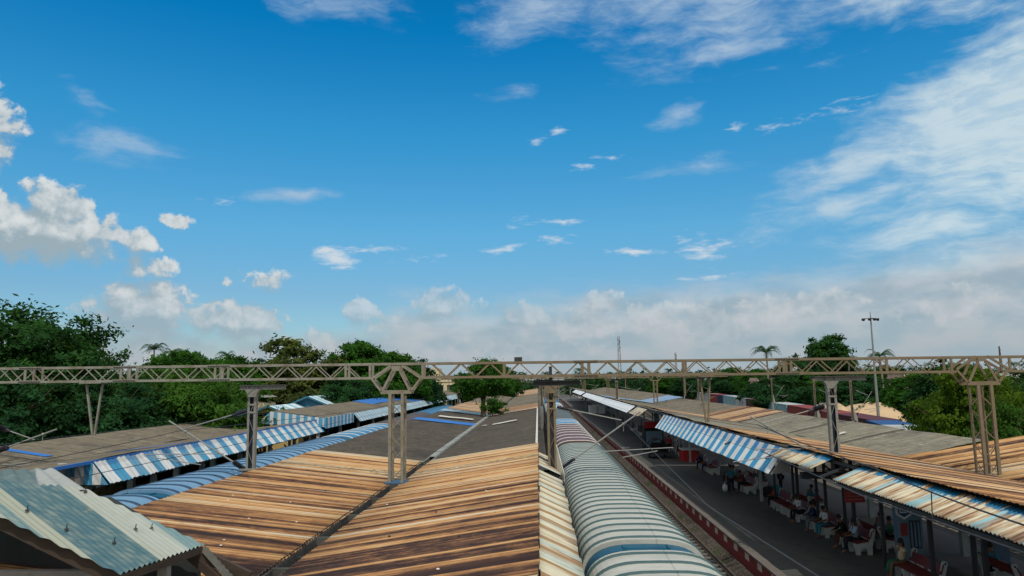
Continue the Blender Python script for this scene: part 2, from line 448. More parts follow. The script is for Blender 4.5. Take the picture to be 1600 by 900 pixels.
def striped(name, c0, c1, period, duty=.5, phase=0., rust=.25, dirt=.4, axis=1, deeper_top=None):
    """boards or sheets painted in two alternating colours along one axis"""
    m, b, p = new_mat(name)
    v = coords(b); s_ = sepxyz(b, v)
    jit = b.n('ShaderNodeTexWhiteNoise', noise_dimensions='1D'); b.put(jit.inputs['W'], b.math('FLOOR', b.math('MULTIPLY_ADD', s_[axis], 2 / period, phase * 2)))
    k = b.math('FRACT', b.math('ADD', b.math('MULTIPLY_ADD', s_[axis], 1 / period, phase), b.math('MULTIPLY', b.noise(b.mapping(v, scale=(.4, 1, .4)), .9, 2), .16)))
    c = b.mix(b.smooth(k, duty - .006, duty + .006), c0, c1)
    if deeper_top:  # deeper tones of both colours along the upper part
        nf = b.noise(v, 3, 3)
        c = b.mix(b.smooth(b.math('MULTIPLY_ADD', b.math('ADD', s_[0], b.math('MULTIPLY', nf, .08)), deeper_top[1], -deeper_top[0] * deeper_top[1]), 0, .06, 0, .8), c, b.mix(b.smooth(k, duty - .006, duty + .006), tuple(q * .72 for q in c0), (c1[0] * .4, c1[1] * .5, c1[2] * .72)))
    n = b.noise(b.mapping(v, scale=(.8, 6, .8) if axis == 1 else (6, .8, .8)), 1.4, 6, .68)
    c = b.mix(b.smooth(n, .42, .8, 0, dirt), c, (.22, .2, .17))
    c = b.mix(b.math('MULTIPLY', jit.outputs['Value'], .28), c, (.30, .33, .33))
    n2 = b.noise(v, 2.3, 7, .72)
    c = b.mix(b.smooth(n2, .62, .78, 0, rust), c, (.24, .11, .05))
    b.put(p.inputs['Base Color'], c); p.inputs['Roughness'].default_value = .55; p.inputs['Specular IOR Level'].default_value = .3
    return m


def leafmat(name, col, var=.5, trans=.35, hue=(1.25, 1.1, .6)):
    m = bpy.data.materials.new(name); m.use_nodes = True; nt = m.node_tree; nt.nodes.clear(); b = NB(nt)
    out = b.n('ShaderNodeOutputMaterial')
    v = coords(b)
    n = b.noise(v, .55, 4, .6)
    n2 = b.noise(v, 6, 2, .6)
    c = b.mix(b.smooth(n, .3, .7), tuple(k * (1 - var) for k in col), tuple(min(1, k * (1 + var) * h) for k, h in zip(col, hue)))
    c = b.mix(b.smooth(n2, .35, .7, 0, .6), c, tuple(k * .6 for k in col))
    d = b.n('ShaderNodeBsdfDiffuse'); b.put(d.inputs['Color'], c)
    t = b.n('ShaderNodeBsdfTranslucent'); b.put(t.inputs['Color'], b.mix(.5, c, (.10, .2, .02)))
    mx = b.n('ShaderNodeMixShader'); mx.inputs[0].default_value = trans
    nt.links.new(d.outputs[0], mx.inputs[1]); nt.links.new(t.outputs[0], mx.inputs[2])
    nt.links.new(mx.outputs[0], out.inputs[0])
    return m


M = {}
def gantry_paint():
    m, b, p = new_mat('cream_gantry_paint')
    v = coords(b); x = sepxyz(b, v)[0]
    n0 = b.noise(b.mapping(v, scale=(1, .2, .2)), .16, 3, .6); n1 = b.noise(v, 2.6, 6, .65); n2 = b.noise(b.mapping(v, (3, 0, 0)), 9, 5, .7)
    side = b.smooth(b.math('MULTIPLY_ADD', n0, 10, x), -2, 3)
    c = b.mix(side, (.245, .24, .20), (.185, .145, .092))
    c = b.mix(b.smooth(n1, .42, .72, 0, .75), c, (.13, .092, .055))
    c = b.mix(b.smooth(n2, .58, .74, 0, .85), c, (.10, .06, .035))
    b.put(p.inputs['Base Color'], c); p.inputs['Roughness'].default_value = .65; p.inputs['Specular IOR Level'].default_value = .3
    return m


M['cream'] = gantry_paint()
M['greysteel'] = worn('grey_steel', (.23, .23, .205), (.12, .11, .10), 3, .6, .6, .5, (.15, .09, .05))
M['shadeweb'] = worn('shaded_navy_steel', (.008, .02, .035), None, 3, .7, .5)  # navy darkened to paint in the shade inside the masts
M['bluesteel'] = worn('dark_blue_steel', (.05, .10, .17), None, 3, .55, .5, .3)
M['darksteel'] = worn('dark_steel', (.035, .037, .04), None, 4, .6, .5, .3, (.06, .035, .02))
M['tube'] = worn('galvanised_tube', (.24, .24, .23), (.14, .14, .13), 5, .45, .5, .2)
M['insul'] = worn('brown_porcelain', (.025, .022, .03), None, 6, .3, .3)
M['rail'] = worn('worn_rail_steel', (.12, .085, .06), None, 5, .5, .6, .3)
M['sleeper'] = worn('concrete_sleeper', (.15, .135, .115), None, 4, .9, .6)
M['concrete'] = worn('grey_concrete', (.26, .255, .24), None, 2, .9, .6, bumpy=.2)
M['whitecon'] = worn('white_painted_concrete', (.46, .50, .49), (.27, .29, .28), 3, .7, .5)
M['maroon'] = worn('maroon_paint', (.25, .022, .022), (.12, .015, .015), 3, .6, .5)
M['wood'] = worn('old_timber', (.055, .038, .027), (.025, .018, .014), 2, .85, .7, stretch=(1, 1, 4))
M['postpaint'] = worn('grey_painted_post', (.3, .34, .34), None, 2, .7, .5)
M['bark'] = worn('bark', (.11, .08, .055), None, 6, .95, .7, bumpy=.5)
M['palebark'] = worn('pale_bark', (.27, .23, .18), None, 5, .95, .6)
M['tarp'] = worn('blue_tarpaulin', (.035, .16, .48), (.02, .1, .32), 2, .5, .4)
M['offwhite'] = worn('off_white_sheet', (.6, .57, .5), (.36, .32, .27), 3, .7, .5, .2)
M['gutter'] = worn('gutter_sheet', (.27, .28, .26), (.1, .1, .09), 1.6, .7, .7, .25)
M['oldgutter'] = worn('rusted_gutter', (.085, .085, .075), (.03, .028, .025), 1.8, .8, .7, .4)
M['leafdark'] = leafmat('dark_leaves', (.022, .072, .028), .5, .3)
M['leafdeep'] = leafmat('deep_green_leaves', (.019, .062, .028), .45, .25, (1.2, 1.1, .8))
M['leafmid'] = leafmat('mid_green_leaves', (.030, .100, .022), .5, .35)
M['leafbright'] = leafmat('bright_leaves', (.062, .118, .018), .45, .4)
M['leafbush'] = leafmat('bush_leaves', (.040, .108, .026), .5, .35)
M['leafpale'] = leafmat('pale_olive_leaves', (.075, .105, .042), .5, .35)
M['palm'] = leafmat('palm_fronds', (.018, .058, .026), .4, .25)
M['leaffar'] = leafmat('far_leaves', (.022, .058, .030), .5, .2, (1.2, 1.05, .9))
M['skin'] = flat('brown_skin', (.19, .095, .055), .6)
M['hair'] = flat('black_hair', (.012, .01, .01), .5)
M['black'] = flat('black_cloth', (.012, .012, .014), .8)
M['glass'] = flat('dark_glass', (.02, .025, .03), .1, .6)

# ---------------------------------------------------------------- ground, track beds, platforms
def ground_mat():
    m, b, p = new_mat('earth_and_scrub')
    v = coords(b)
    n1 = b.noise(b.mapping(v, scale=(1, 1, 1)), .05, 6, .65); n2 = b.noise(v, 1.4, 6, .7)
    c = b.mix(b.smooth(n1, .42, .6), (.10, .085, .06), (.03, .062, .02))
    c = b.mix(b.smooth(n2, .4, .7, 0, .6), c, (.05, .05, .03))
    b.put(p.inputs['Base Color'], c); p.inputs['Roughness'].default_value = 1; p.inputs['Specular IOR Level'].default_value = .1
    return m


def ballast_mat():
    m, b, p = new_mat('ballast')
    v = coords(b)
    vo = b.n('ShaderNodeTexVoronoi'); b.put(vo.inputs['Vector'], v); vo.inputs['Scale'].default_value = 14
    cells = sepxyz(b, vo.outputs['Color'])[0]
    c = b.mix(cells, (.04, .034, .027), (.125, .108, .088))
    n1 = b.noise(b.mapping(v, scale=(1.2, .25, 1)), 1.1, 5, .65)
    c = b.mix(b.smooth(n1, .4, .7, 0, .7), c, (.034, .027, .021))
    n2 = b.noise(b.mapping(v, (3, 2, 0), scale=(1, .35, 1)), .9, 5, .7)
    c = b.mix(b.smooth(n2, .53, .66, 0, .85), c, (.03, .055, .016))
    b.put(p.inputs['Base Color'], c); p.inputs['Roughness'].default_value = 1; p.inputs['Specular IOR Level'].default_value = .1
    bump(b, p, vo.outputs['Distance'], 1, .05)
    return m


def paving_mat(name, col, warm):
    m, b, p = new_mat(name)
    v = coords(b)
    n1 = b.noise(b.mapping(v, scale=(.8, .22, 1)), .7, 6, .65); n2 = b.noise(v, 2.2, 7, .72); n3 = b.noise(v, 22, 3, .6)
    c = b.mix(b.smooth(n1, .38, .66), col, warm)
    c = b.mix(b.smooth(n2, .48, .74, 0, .6), c, tuple(k * .45 for k in col))
    c = b.mix(b.smooth(n3, .5, .8, 0, .35), c, tuple(k * 1.6 for k in col))
    x_, y = sepxyz(b, v)[:2]
    if name == 'platform_paving': c = b.mix(b.smooth(b.math('MULTIPLY_ADD', n2, .8, x_), 15.4, 15.9, 0, .8), c, b.mix(n1, (.20, .185, .185), (.27, .24, .23)))  # paler strip behind the benches: open-side light painted into the paving colour
    j = b.math('FRACT', b.math('MULTIPLY', y, 1 / 3.05))
    c = b.mix(b.smooth(j, .985, .992, 0, .6), c, (.03, .03, .03))
    b.put(p.inputs['Base Color'], c); p.inputs['Roughness'].default_value = .85; p.inputs['Specular IOR Level'].default_value = .25
    return m


def edge_mat():
    """maroon platform face with a row of white squares under the coping"""
    m, b, p = new_mat('platform_edge_paint')
    v = coords(b); x, y, z = sepxyz(b, v)
    k = b.math('FRACT', b.math('MULTIPLY', y, 1 / 1.72))
    sq = b.math('MULTIPLY', b.math('LESS_THAN', k, .33), b.math('GREATER_THAN', z, .44))
    n = b.noise(v, 4, 6, .7)
    c = b.mix(sq, (.21, .024, .02), (.52, .46, .38))
    c = b.mix(b.smooth(n, .5, .75, 0, .65), c, (.07, .03, .025))
    b.put(p.inputs['Base Color'], c); p.inputs['Roughness'].default_value = .85
    return m


M['ballast'] = ballast_mat()
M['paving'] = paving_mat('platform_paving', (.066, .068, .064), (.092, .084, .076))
M['coping'] = paving_mat('platform_coping', (.13, .115, .10), (.17, .15, .13))
M['edge'] = edge_mat()

g = MB()
g.add([(-4000, -300, -.25), (4000, -300, -.25), (4000, 9000, -.25), (-4000, 9000, -.25)], [(0, 1, 2, 3)])
tag(g.build('ground', ground_mat()), kind='structure')
bed = MB()
for x0, x1 in ((.95, 8.4), (-15.45, -11.85), (18.9, 30)):
    def prof(u, v, a=x0, c=x1):
        x = a + (c - a) * v; y = -25 + 525 * u
        d = max(0, .6 - min(x - a, c - x)) / .6 if a > 0 else 0
        return (x, y, -.12 + .3 * d + .03 * mnoise.noise((x * 2, y * .9, 0)))
    bed.grid(prof, 400, 18)
tag(bed.build('track_bed', M['ballast']), kind='structure')


def platform(x0, x1, y0, y1, faces):
    s = MB(); s.bx(x0 + .32, x1 - .32, y0, y1, -.2, .84)
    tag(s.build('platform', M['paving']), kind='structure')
    for a, c in ((x0, x0 + .32), (x1 - .32, x1)):
        k = MB(); k.bx(a - .06 if a == x0 else a, c if a == x0 else c + .06, y0, y1, .76, .845)
        tag(k.build('platform_coping', M['coping'], bevel=.01), kind='structure')
        e = MB(); e.bx(a, c, y0, y1, -.2, .757)
        tag(e.build('platform_edge', M['edge']), kind='structure')


platform(-11.75, .86, -20, 330, 2)
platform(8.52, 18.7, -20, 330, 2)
platform(-27.5, -15.5, -20, 330, 2)


def track(xc, y0, y1, label, ring=100):
    t = thing('railway_track', label, 'railway track', (xc, y0, -.17))
    L = y1 - y0
    for s_ in (-1, 1):
        r = MB(); x = s_ * .84
        r.prism([(x - .07, .12), (x + .07, .12), (x + .07, .135), (x + .012, .15), (x + .012, .25), (x + .035, .26), (x + .035, .295), (x - .035, .295), (x - .035, .26), (x - .012, .25), (x - .012, .15), (x - .07, .135)], 0, L)
        r.build('rail', M['rail'], t)
    n = int(L / .65)
    sl = MB(); sl.prism([(-1.37, -.02), (1.37, -.02), (1.37, .12), (1.2, .125), (.55, .095), (-.55, .095), (-1.2, .125), (-1.37, .12)], -.12, .12)
    me = sl.mesh('sleeper', M['sleeper'])
    first = 18 if y0 < 0 else 0
    rest = MB()
    for i in range(n):
        y = .3 + i * .65
        if first <= i < first + ring:
            o = bpy.data.objects.new('sleeper', me); COL.objects.link(o); o.parent = t
            o.location = (rnd.uniform(-.02, .02), y, 0); o.rotation_euler.z = rnd.uniform(-.01, .01)
        else: rest.prism([(-1.37, -.02), (1.37, -.02), (1.37, .12), (-1.37, .12)], y - .12, y + .12)
    r = rest.build('sleeper', M['sleeper'], t); r['kind'] = 'stuff'
    return t


track(6.85, -10, 330, 'empty ballasted track between the cream train and the red-edged platform')
track(2.5, -10, 330, 'track underneath the train with cream coaches', 0)
track(-13.8, -10, 330, 'track underneath the train with blue coaches', 0)
track(21.6, -5, 330, 'track on grey ballast beyond the platform with benches', 0)

# ---------------------------------------------------------------- platform canopies
def corr(mb, x0, z0, x1, z1, y0, y1, pitch=.2, amp=.014, sag=.0, nx=3, edge=0.):
    """corrugated sheet falling along X between (x0,z0) and (x1,z1); ridges run down the slope"""
    L = abs(y1 - y0); n = max(1, int(L / pitch * 5))
    def fn(u, v):
        y = y0 + (y1 - y0) * u
        k = math.floor(y / .74)
        jag = edge * (mnoise.noise((k * 3.7, 1.3, 0)) if v in (0, 1) else 0)
        x = x0 + (x1 - x0) * v + (jag if v == 0 else jag) * (1 if x1 > x0 else -1)
        z = z0 + (z1 - z0) * v + amp * math.sin(2 * math.pi * y / pitch) + .012 * mnoise.noise((y * .6, v * 2, 5)) + sag * mnoise.noise((k * .9, 4, 2))
        return (x, y, z)
    mb.grid(fn, n, nx)
    return mb


def plain(mb, x0, z0, x1, z1, y0, y1, ny=24, nx=3, wob=.05):
    mb.grid(lambda u, v: (x0 + (x1 - x0) * v, y0 + (y1 - y0) * u, z0 + (z1 - z0) * v + wob * mnoise.noise(((y0 + (y1 - y0) * u) * .35, v * 2, x0))), ny, nx)
    return mb


M['rust_near'] = rusty_tin('rusted_tin_roof', .0, seed=3.1, dark=.13)
M['rust_right'] = rusty_tin('rusted_tin_wing', .06, seed=11.4)
M['rust_red'] = rusty_tin('red_rusted_tin', -.05, seed=23.)
M['rust_far'] = rusty_tin('far_rusted_tin', .08, seed=31.)
M['asb_mid'] = asbestos('dark_fibre_cement', (.10, .088, .074), 2., .75)
M['asb_left'] = asbestos('brown_fibre_cement', (.19, .168, .132), 7., .6)
M['asb_right'] = asbestos('grey_fibre_cement', (.24, .225, .18), 13., .5)
M['faded_blue'] = striped('faded_blue_sheets', (.45, .48, .5), (.06, .17, .36), 2.1, .3, 0, .05, .3)


def apron_mat(name, seed, blue, rust, top, bands=0):
    """cream painted sheets with runs of rust and panels of faded blue"""
    m, b, p = new_mat(name)
    v = coords(b); x, y, z = sepxyz(b, v)
    def vec(kx, ky, o=0.):
        c = b.n('ShaderNodeCombineXYZ'); b.put(c.inputs[0], b.math('MULTIPLY_ADD', x, kx, o)); b.put(c.inputs[1], b.math('MULTIPLY_ADD', y, ky, seed + o)); return c.outputs[0]
    fine = b.noise(vec(.5, 7.5), 1, 5, .65, .1, 2.0, '2D')
    wide = b.noise(vec(.1, 1.05, 4), 1, 3, .6, 0., 2.0, '2D')
    c = b.mix(b.smooth(fine, .35, .65), (.54, .50, .37), (.45, .42, .32))
    c = b.mix(b.smooth(wide, .54, .57, 0, blue), c, (.20, .40, .46))
    f = b.math('MULTIPLY_ADD', fine, .7, b.math('MULTIPLY', b.noise(vec(.3, 2.3, 8), 1, 5, .7, 0., 2.0, '2D'), .6))
    c = b.mix(b.smooth(f, .69 - rust * .12, .86 - rust * .1, 0, .85), c, (.30, .15, .06))
    c = b.mix(b.smooth(f, .80 - rust * .1, .93 - rust * .1), c, (.12, .055, .03))
    if bands:                                                      # every other lap has gone brown
        k = b.math('FRACT', b.math('MULTIPLY_ADD', wide, .5, b.math('MULTIPLY', y, 1 / bands)))
        c = b.mix(b.math('MULTIPLY', b.smooth(k, .56, .64), b.math('MULTIPLY', b.smooth(k, .98, .86), b.smooth(fine, .25, .6, .55, 1.))), c, b.mix(fine, (.14, .075, .035), (.36, .22, .10)))
    if top:                                                        # deeper blue with a ragged lower edge along the top
        edge = b.math('ADD', x, b.math('MULTIPLY_ADD', fine, .5, -.25))
        c = b.mix(b.math('MULTIPLY', b.smooth(edge, top - .04, top + .05), b.smooth(wide, .43, .47)), c, (.012, .12, .24))
    b.put(p.inputs['Base Color'], c); p.inputs['Roughness'].default_value = .6; p.inputs['Specular IOR Level'].default_value = .25
    return m


M['apron_mid'] = apron_mat('cream_striped_apron', 4., .35, .0, 0, .98)
M['apron_right'] = apron_mat('rust_streaked_awning', 9., .9, 1.0, 9.86)
M['stripe_left'] = striped('blue_white_awning', (.62, .63, .62), (.035, .25, .43), 1.28, .5, .2, .14, .6, deeper_top=(-15.44, -1))
M['stripe_left2'] = striped('grey_blue_awning', (.60, .62, .63), (.13, .30, .40), .95, .42, .0, .05, .3)
M['stripe_right'] = striped('bright_blue_white_awning', (.66, .68, .68), (.008, .26, .50), 1.3, .5, .1, .08, .5, deeper_top=(9.62, 1))
M['stripe_right2'] = striped('pale_blue_awning', (.64, .67, .70), (.30, .45, .56), .9, .3, .0, .1, .3)
M['white_awning'] = worn('white_awning_sheet', (.62, .65, .68), (.42, .46, .5), 1.3, .6, .5)


def canopy(name, label, loc): return thing(name, label, 'canopy', loc, world=True)


# ---- middle platform: butterfly roof over the gutter at x = -5.5
MIDX, EL_, ER_, GZ = -5.5, -10.95, -.05, 4.06
mc = canopy('platform_canopy', 'long butterfly canopy of rusted tin and dark sheets down the middle, gutter along its valley', (MIDX, 20, .84))
a = MB(); corr(a, EL_, 4.74, MIDX - .16, GZ + .08, 8.5, 35.5, edge=.05); a.build('roof_sheeting', M['rust_near'], mc, solid=.004, label='rusty orange tin sheets left of the valley gutter', smooth=True)
a = MB(); corr(a, ER_, 4.92, MIDX + .2, GZ + .10, 8.5, 35.7, edge=.05); a.build('roof_sheeting', M['rust_near'], mc, solid=.004, label='rusty orange tin sheets right of the valley gutter', smooth=True)
a = MB(); plain(a, EL_ - .1, 4.70, MIDX - .12, GZ + .02, 35.2, 63.0); a.build('roof_sheeting', M['asb_mid'], mc, solid=.01, label='dark grey sheets left of the gutter, before the blue strip')
a = MB(); plain(a, EL_, 4.78, MIDX - .12, GZ + .07, 62.6, 65.6); a.build('roof_sheeting', M['tarp'], mc, solid=.01, label='bright blue painted strip of roof')
a = MB(); plain(a, EL_, 4.66, MIDX - .12, GZ + .0, 65.5, 80); a.build('roof_sheeting', M['asb_mid'], mc, solid=.01)
a = MB(); plain(a, -9.6, 4.66, -6.3, 4.27, 69.2, 70.6, 6); a.build('roof_patch', M['offwhite'], mc, solid=.01, label='cream patch across the grey sheets')
a = MB(); plain(a, EL_, 4.80, MIDX - .12, GZ + .06, 80, 84.5); a.build('roof_sheeting', M['stripe_left2'], mc, solid=.01, label='pale teal sheets')
a = MB(); plain(a, EL_ + .3, 4.86, MIDX - .12, GZ + .1, 84.4, 110, wob=.08); a.build('roof_sheeting', M['rust_far'], mc, solid=.01)
a = MB(); plain(a, EL_ + .3, 4.8, MIDX - .12, GZ + .1, 110, 250, wob=.08); a.build('roof_sheeting', M['asb_left'], mc, solid=.01)
a = MB(); plain(a, ER_, 4.87, MIDX + .16, GZ + .04, 35.4, 80); a.build('roof_sheeting', M['asb_mid'], mc, solid=.01, label='dark grey sheets right of the gutter')
a = MB(); plain(a, ER_ - .02, 4.93, ER_ - .13, 4.93, 35.8, 80.2, wob=.02); plain(a, ER_, 5.0, MIDX + .2, 4.14, 79.8, 80.3, wob=.02); a.build('edge_flashing', M['offwhite'], mc, solid=.02)
a = MB(); plain(a, ER_, 4.9, MIDX + .16, GZ + .1, 80.2, 97, wob=.05); a.build('roof_sheeting', M['rust_red'], mc, solid=.01, label='orange rusted patch beyond the grey sheets')
a = MB(); plain(a, ER_, 4.9, MIDX + .16, GZ + .1, 97, 165, wob=.05); a.build('roof_sheeting', M['asb_left'], mc, solid=.01)
a = MB(); plain(a, ER_, 4.9, MIDX + .16, GZ + .1, 165, 250, wob=.05); a.build('roof_sheeting', M['rust_far'], mc, solid=.01)
a = MB(); plain(a, -3.8, 4.40, -1.8, 4.72, 59.2, 60.3, 4); a.build('roof_patch', M['offwhite'], mc, solid=.012, label='white patch right of the gutter')
a = MB(); plain(a, -4.7, 4.25, -4.3, 4.33, 60.0, 60.5, 2); a.build('roof_patch', M['offwhite'], mc, solid=.012)
for (y0, y1, mt) in ((8.5, 35.4, 'oldgutter'), (35.5, 130, 'gutter')):
    a = MB()
    x = MIDX
    for (p, q, zz0, zz1) in ((x - .2, x - .15, GZ - .2, GZ + .06), (x + .15, x + .2, GZ - .2, GZ + .06), (x - .15, x + .15, GZ - .21, GZ - .18)):
        a.bx(p, q, y0, y1, zz0, zz1)
    if mt == 'gutter':
        for k in range(18): a.bx(x - .17, x + .17, y0 + 2 + k * 2.6, y0 + 4.3 + k * 2.6, GZ + .075, GZ + .1 + .006 * (k % 3))
    else:
        for k in range(9): a.bx(x - .21, x + .21, y0 + 1 + k * 3, y0 + 1.07 + k * 3, GZ - .1, GZ + .085)
    a.build('gutter', M[mt], mc)
# the cut, crumpled ends of the near sheets along the valley
a = MB(); a.grid(lambda u, v: (MIDX - .26 + .07 * v, 9 + 26 * u, GZ + .07 + v * (.03 + .07 * abs(math.sin(u * 26 / .172 * math.pi)) * (.4 + .6 * abs(mnoise.noise((u * 90, 0, 0)))))), 900, 1)
a.build('sheet_ends', M['oldgutter'], mc, solid=.006)
a = MB(); corr(a, ER_ + .02, 4.84, .78, 4.46, 8.5, 25.9, .16, .02, edge=.06); a.build('apron', M['apron_mid'], mc, solid=.004, label='cream and brown sheets sloping down beside the train', smooth=True)
a = MB(); corr(a, ER_ + .02, 4.86, .78, 4.48, 27.3, 29.6, .16, .02); corr(a, ER_ + .02, 4.86, .4, 4.66, 30.3, 31.9, .16, .02); a.build('apron', M['apron_mid'], mc, solid=.004, smooth=True)
a = MB(); a.bx(.70, .74, 8.5, 31.6, 4.33, 4.41); a.bx(ER_ - .06, ER_ + .0, 8.5, 80, 4.70, 4.80); a.build('edge_beam', M['darksteel'], mc)
for i in range(12):
    y = 10.5 + i * 6.6
    c = MB(); c.bx(MIDX - .12, MIDX + .12, y - .12, y + .12, .84, GZ - .22); c.build('column', M['postpaint'], mc)
    r = MB(); r.beam((EL_ + .2, y, 4.58), (MIDX, y, GZ - .14), .09, .14); r.beam((ER_ - .12, y, 4.74), (MIDX, y, GZ - .14), .09, .14)
    r.beam((MIDX - 2.6, y, GZ + .15), (MIDX, y, 3.0), .07, .07); r.beam((MIDX + 2.6, y, GZ + .2), (MIDX, y, 3.0), .07, .07); r.build('rafter', M['darksteel'], mc)

for i in range(26):                                                # bright replacement washers scattered over the rusty sheets
    left = rnd.random() < .5; t_ = rnd.uniform(.15, .9); y = rnd.uniform(13, 34)
    x0_, z0_, x1_, z1_ = (EL_, 4.74, MIDX - .16, GZ + .08) if left else (ER_, 4.92, MIDX + .2, GZ + .10)
    a = MB(); a.ball((x0_ + (x1_ - x0_) * t_, y, z0_ + (z1_ - z0_) * t_ + .02), .035, 8, 4, (1, 1, .5)); a.build('roof_bolt', M['offwhite'] if i % 3 else M['darksteel'], mc)

# ---- right platform: butterfly roof over a gutter at x = 16.7
GX = 16.7
rc = canopy('platform_canopy', 'broad canopy of rusted tin on the right, streaked cream awning above the nearest benches', (14, 18, .84))
a = MB(); corr(a, 10.0, 5.26, GX, 4.2, 9, 41, edge=.08); a.build('roof_sheeting', M['rust_red'], rc, solid=.004, smooth=True, label='brown rusted strip along the near eave')
a = MB(); corr(a, GX + .05, 4.18, 22.4, 5.05, 9, 34.6, .16, .03, edge=.08); a.build('roof_sheeting', M['rust_right'], rc, solid=.004, smooth=True, label='orange rusted outer wing')
a = MB(); corr(a, 10.12, 5.14, 9.12, 4.76, 9, 23.3, .14, .022, edge=.05); a.build('awning', M['apron_right'], rc, solid=.004, smooth=True, label='cream, blue and brown streaked awning')
a = MB(); corr(a, 10.2, 5.2, 9.3, 4.82, 25.6, 30.0, .14, .022, edge=.05); a.build('awning', M['apron_right'], rc, solid=.004, smooth=True, label='short rust-streaked awning between the lattice mast and the striped awning')
a = MB(); a.bx(9.2, 9.27, 9, 23.2, 4.60, 4.68); a.bx(10.1, 10.18, 9, 40, 4.98, 5.08); a.bx(10.0, 10.1, 23.4, 25.6, 4.5, 4.6); a.bx(GX - .15, GX + .15, 9, 60, 3.98, 4.1); a.build('edge_beam', M['darksteel'], rc)
for i, y in enumerate((12.5, 18.6, 19.9, 21.9, 24.8, 30.6, 37)):
    for x in ((12.75,) if i % 2 else (12.75, 14.1)):
        c = MB(); c.bx(x - .06, x + .06, y - .06, y + .06, .84, 4.72 if x < 13 else 4.5); c.build('column', M['darksteel'], rc)
    r = MB(); r.beam((9.3, y, 4.63), (10.2, y, 4.95), .06, .08); r.beam((10.2, y, 4.98), (GX, y, 3.98), .08, .14); r.beam((GX, y, 3.98), (22.2, y, 4.82), .08, .14)
    r.beam((12.75, y, 3.5), (11.2, y, 4.7), .06, .06); r.beam((12.75, y, 3.5), (14.2, y, 4.3), .06, .06); r.build('rafter', M['darksteel'], rc)
for y in (12.5, 21.5, 30, 38):
    c = MB(); c.bx(GX - .12, GX + .12, y - .12, y + .12, .84, 4.0); c.build('column', M['postpaint'], rc)
# latticed column bracing seen under the awning
a = MB()
for k in range(8):
    z = .95 + k * .45
    a.beam((12.75, 18.6, z), (12.75, 19.9, z + .45), .03, .03); a.beam((12.75, 19.9, z), (12.75, 18.6, z + .45), .03, .03)
a.build('column_bracing', M['darksteel'], rc)

r2 = canopy('platform_canopy', 'long grey fibre-cement canopy on the right with a bright blue and white striped awning', (14, 60, .84))
a = MB(); plain(a, 10.0, 5.24, GX, 4.14, 40.8, 57.8, wob=.07); plain(a, 10.0, 5.24, GX, 4.14, 58.5, 62, wob=.07); a.build('roof_sheeting', M['asb_right'], r2, solid=.012)
a = MB(); plain(a, GX + .03, 4.12, 20.6, 4.92, 34.4, 62, wob=.07); a.build('roof_sheeting', M['asb_right'], r2, solid=.012, label='grey outer wing beyond the valley')
a = MB(); plain(a, 10.6, 5.20, GX, 4.16, 62, 75, wob=.07); plain(a, GX + .03, 4.14, 21, 4.97, 62, 75, wob=.07); a.build('roof_sheeting', M['rust_red'], r2, solid=.012, label='red-brown rusted bay of roof')
a = MB(); plain(a, 10.0, 5.2, 10.6, 5.12, 62, 75, wob=.07); plain(a, 10.0, 5.24, GX, 4.14, 75, 108, wob=.05); plain(a, GX + .03, 4.12, 21, 4.92, 75, 108, wob=.05); a.build('roof_sheeting', M['asb_left'], r2, solid=.012)
a = MB(); plain(a, 10.0, 5.30, GX, 4.3, 108, 121, wob=.05); plain(a, GX + .03, 4.25, 21.5, 5.06, 108, 121, wob=.05); a.build('roof_sheeting', M['faded_blue'], r2, solid=.012, label='blue painted bay of roof')
a = MB(); plain(a, 10.0, 5.26, GX, 4.3, 121, 240, wob=.1); plain(a, GX + .03, 4.2, 22, 5.1, 121, 240, wob=.1); a.build('roof_sheeting', M['asb_left'], r2, solid=.012)
a = MB(); corr(a, 9.85, 5.10, 9.12, 4.12, 29.7, 57.5, .2, .014, sag=.03, edge=.06); a.build('awning', M['stripe_right'], r2, solid=.005, label='bright blue and white striped awning')
a = MB(); a.prism([(9.16, 4.12), (9.95, 4.20), (9.87, 5.08)], 29.5, 29.56); a.build('awning_end', M['concrete'], r2)
a = MB(); corr(a, 9.9, 5.15, 9.0, 4.55, 66.5, 73, .25, .015); a.build('awning', M['apron_right'], r2, solid=.005, label='orange-brown rusted awning piece')
a = MB(); corr(a, 9.9, 5.15, 9.0, 4.5, 74.5, 150, .4, .012); a.build('awning', M['white_awning'], r2, solid=.005)
a = MB(); corr(a, 9.9, 5.2, 8.9, 4.6, 153, 190, .4, .012); a.build('awning', M['white_awning'], r2, solid=.005)
a = MB(); a.bx(9.9, 9.98, 29.6, 240, 5.02, 5.14); a.bx(GX - .15, GX + .15, 60, 240, 3.9, 4.02); a.build('edge_beam', M['darksteel'], r2)
a = MB(); plain(a, 17.6, 4.37, 18.4, 4.56, 44.3, 44.8, 2); a.build('roof_patch', M['offwhite'], r2, solid=.01)
for q in ((10.2, 5.26, 16.6, 4.2, 50.2, 50.35), (16.8, 4.2, 20.5, 4.95, 49.6, 49.75), (16.8, 4.2, 20.5, 4.95, 41.6, 41.72)):
    a = MB(); plain(a, *q, 3); a.build('sheet_lap', M['oldgutter'], r2, solid=.03)
for i in range(14):
    y = 43 + i * 6.5
    c = MB(); c.bx(12.68, 12.82, y - .07, y + .07, .84, 4.7); c.build('column', M['postpaint'], r2)
    r = MB(); r.beam((10.0, y, 5.02), (GX, y, 3.94), .08, .14); r.beam((12.75, y, 3.5), (11.2, y, 4.7), .06, .06); r.build('rafter', M['darksteel'], r2)
for y in (31.5, 34.5, 37.6, 40.5):
    c = MB(); c.bx(12.70, 12.80, y - .05, y + .05, .84, 4.75); c.build('column', M['darksteel'], r2)

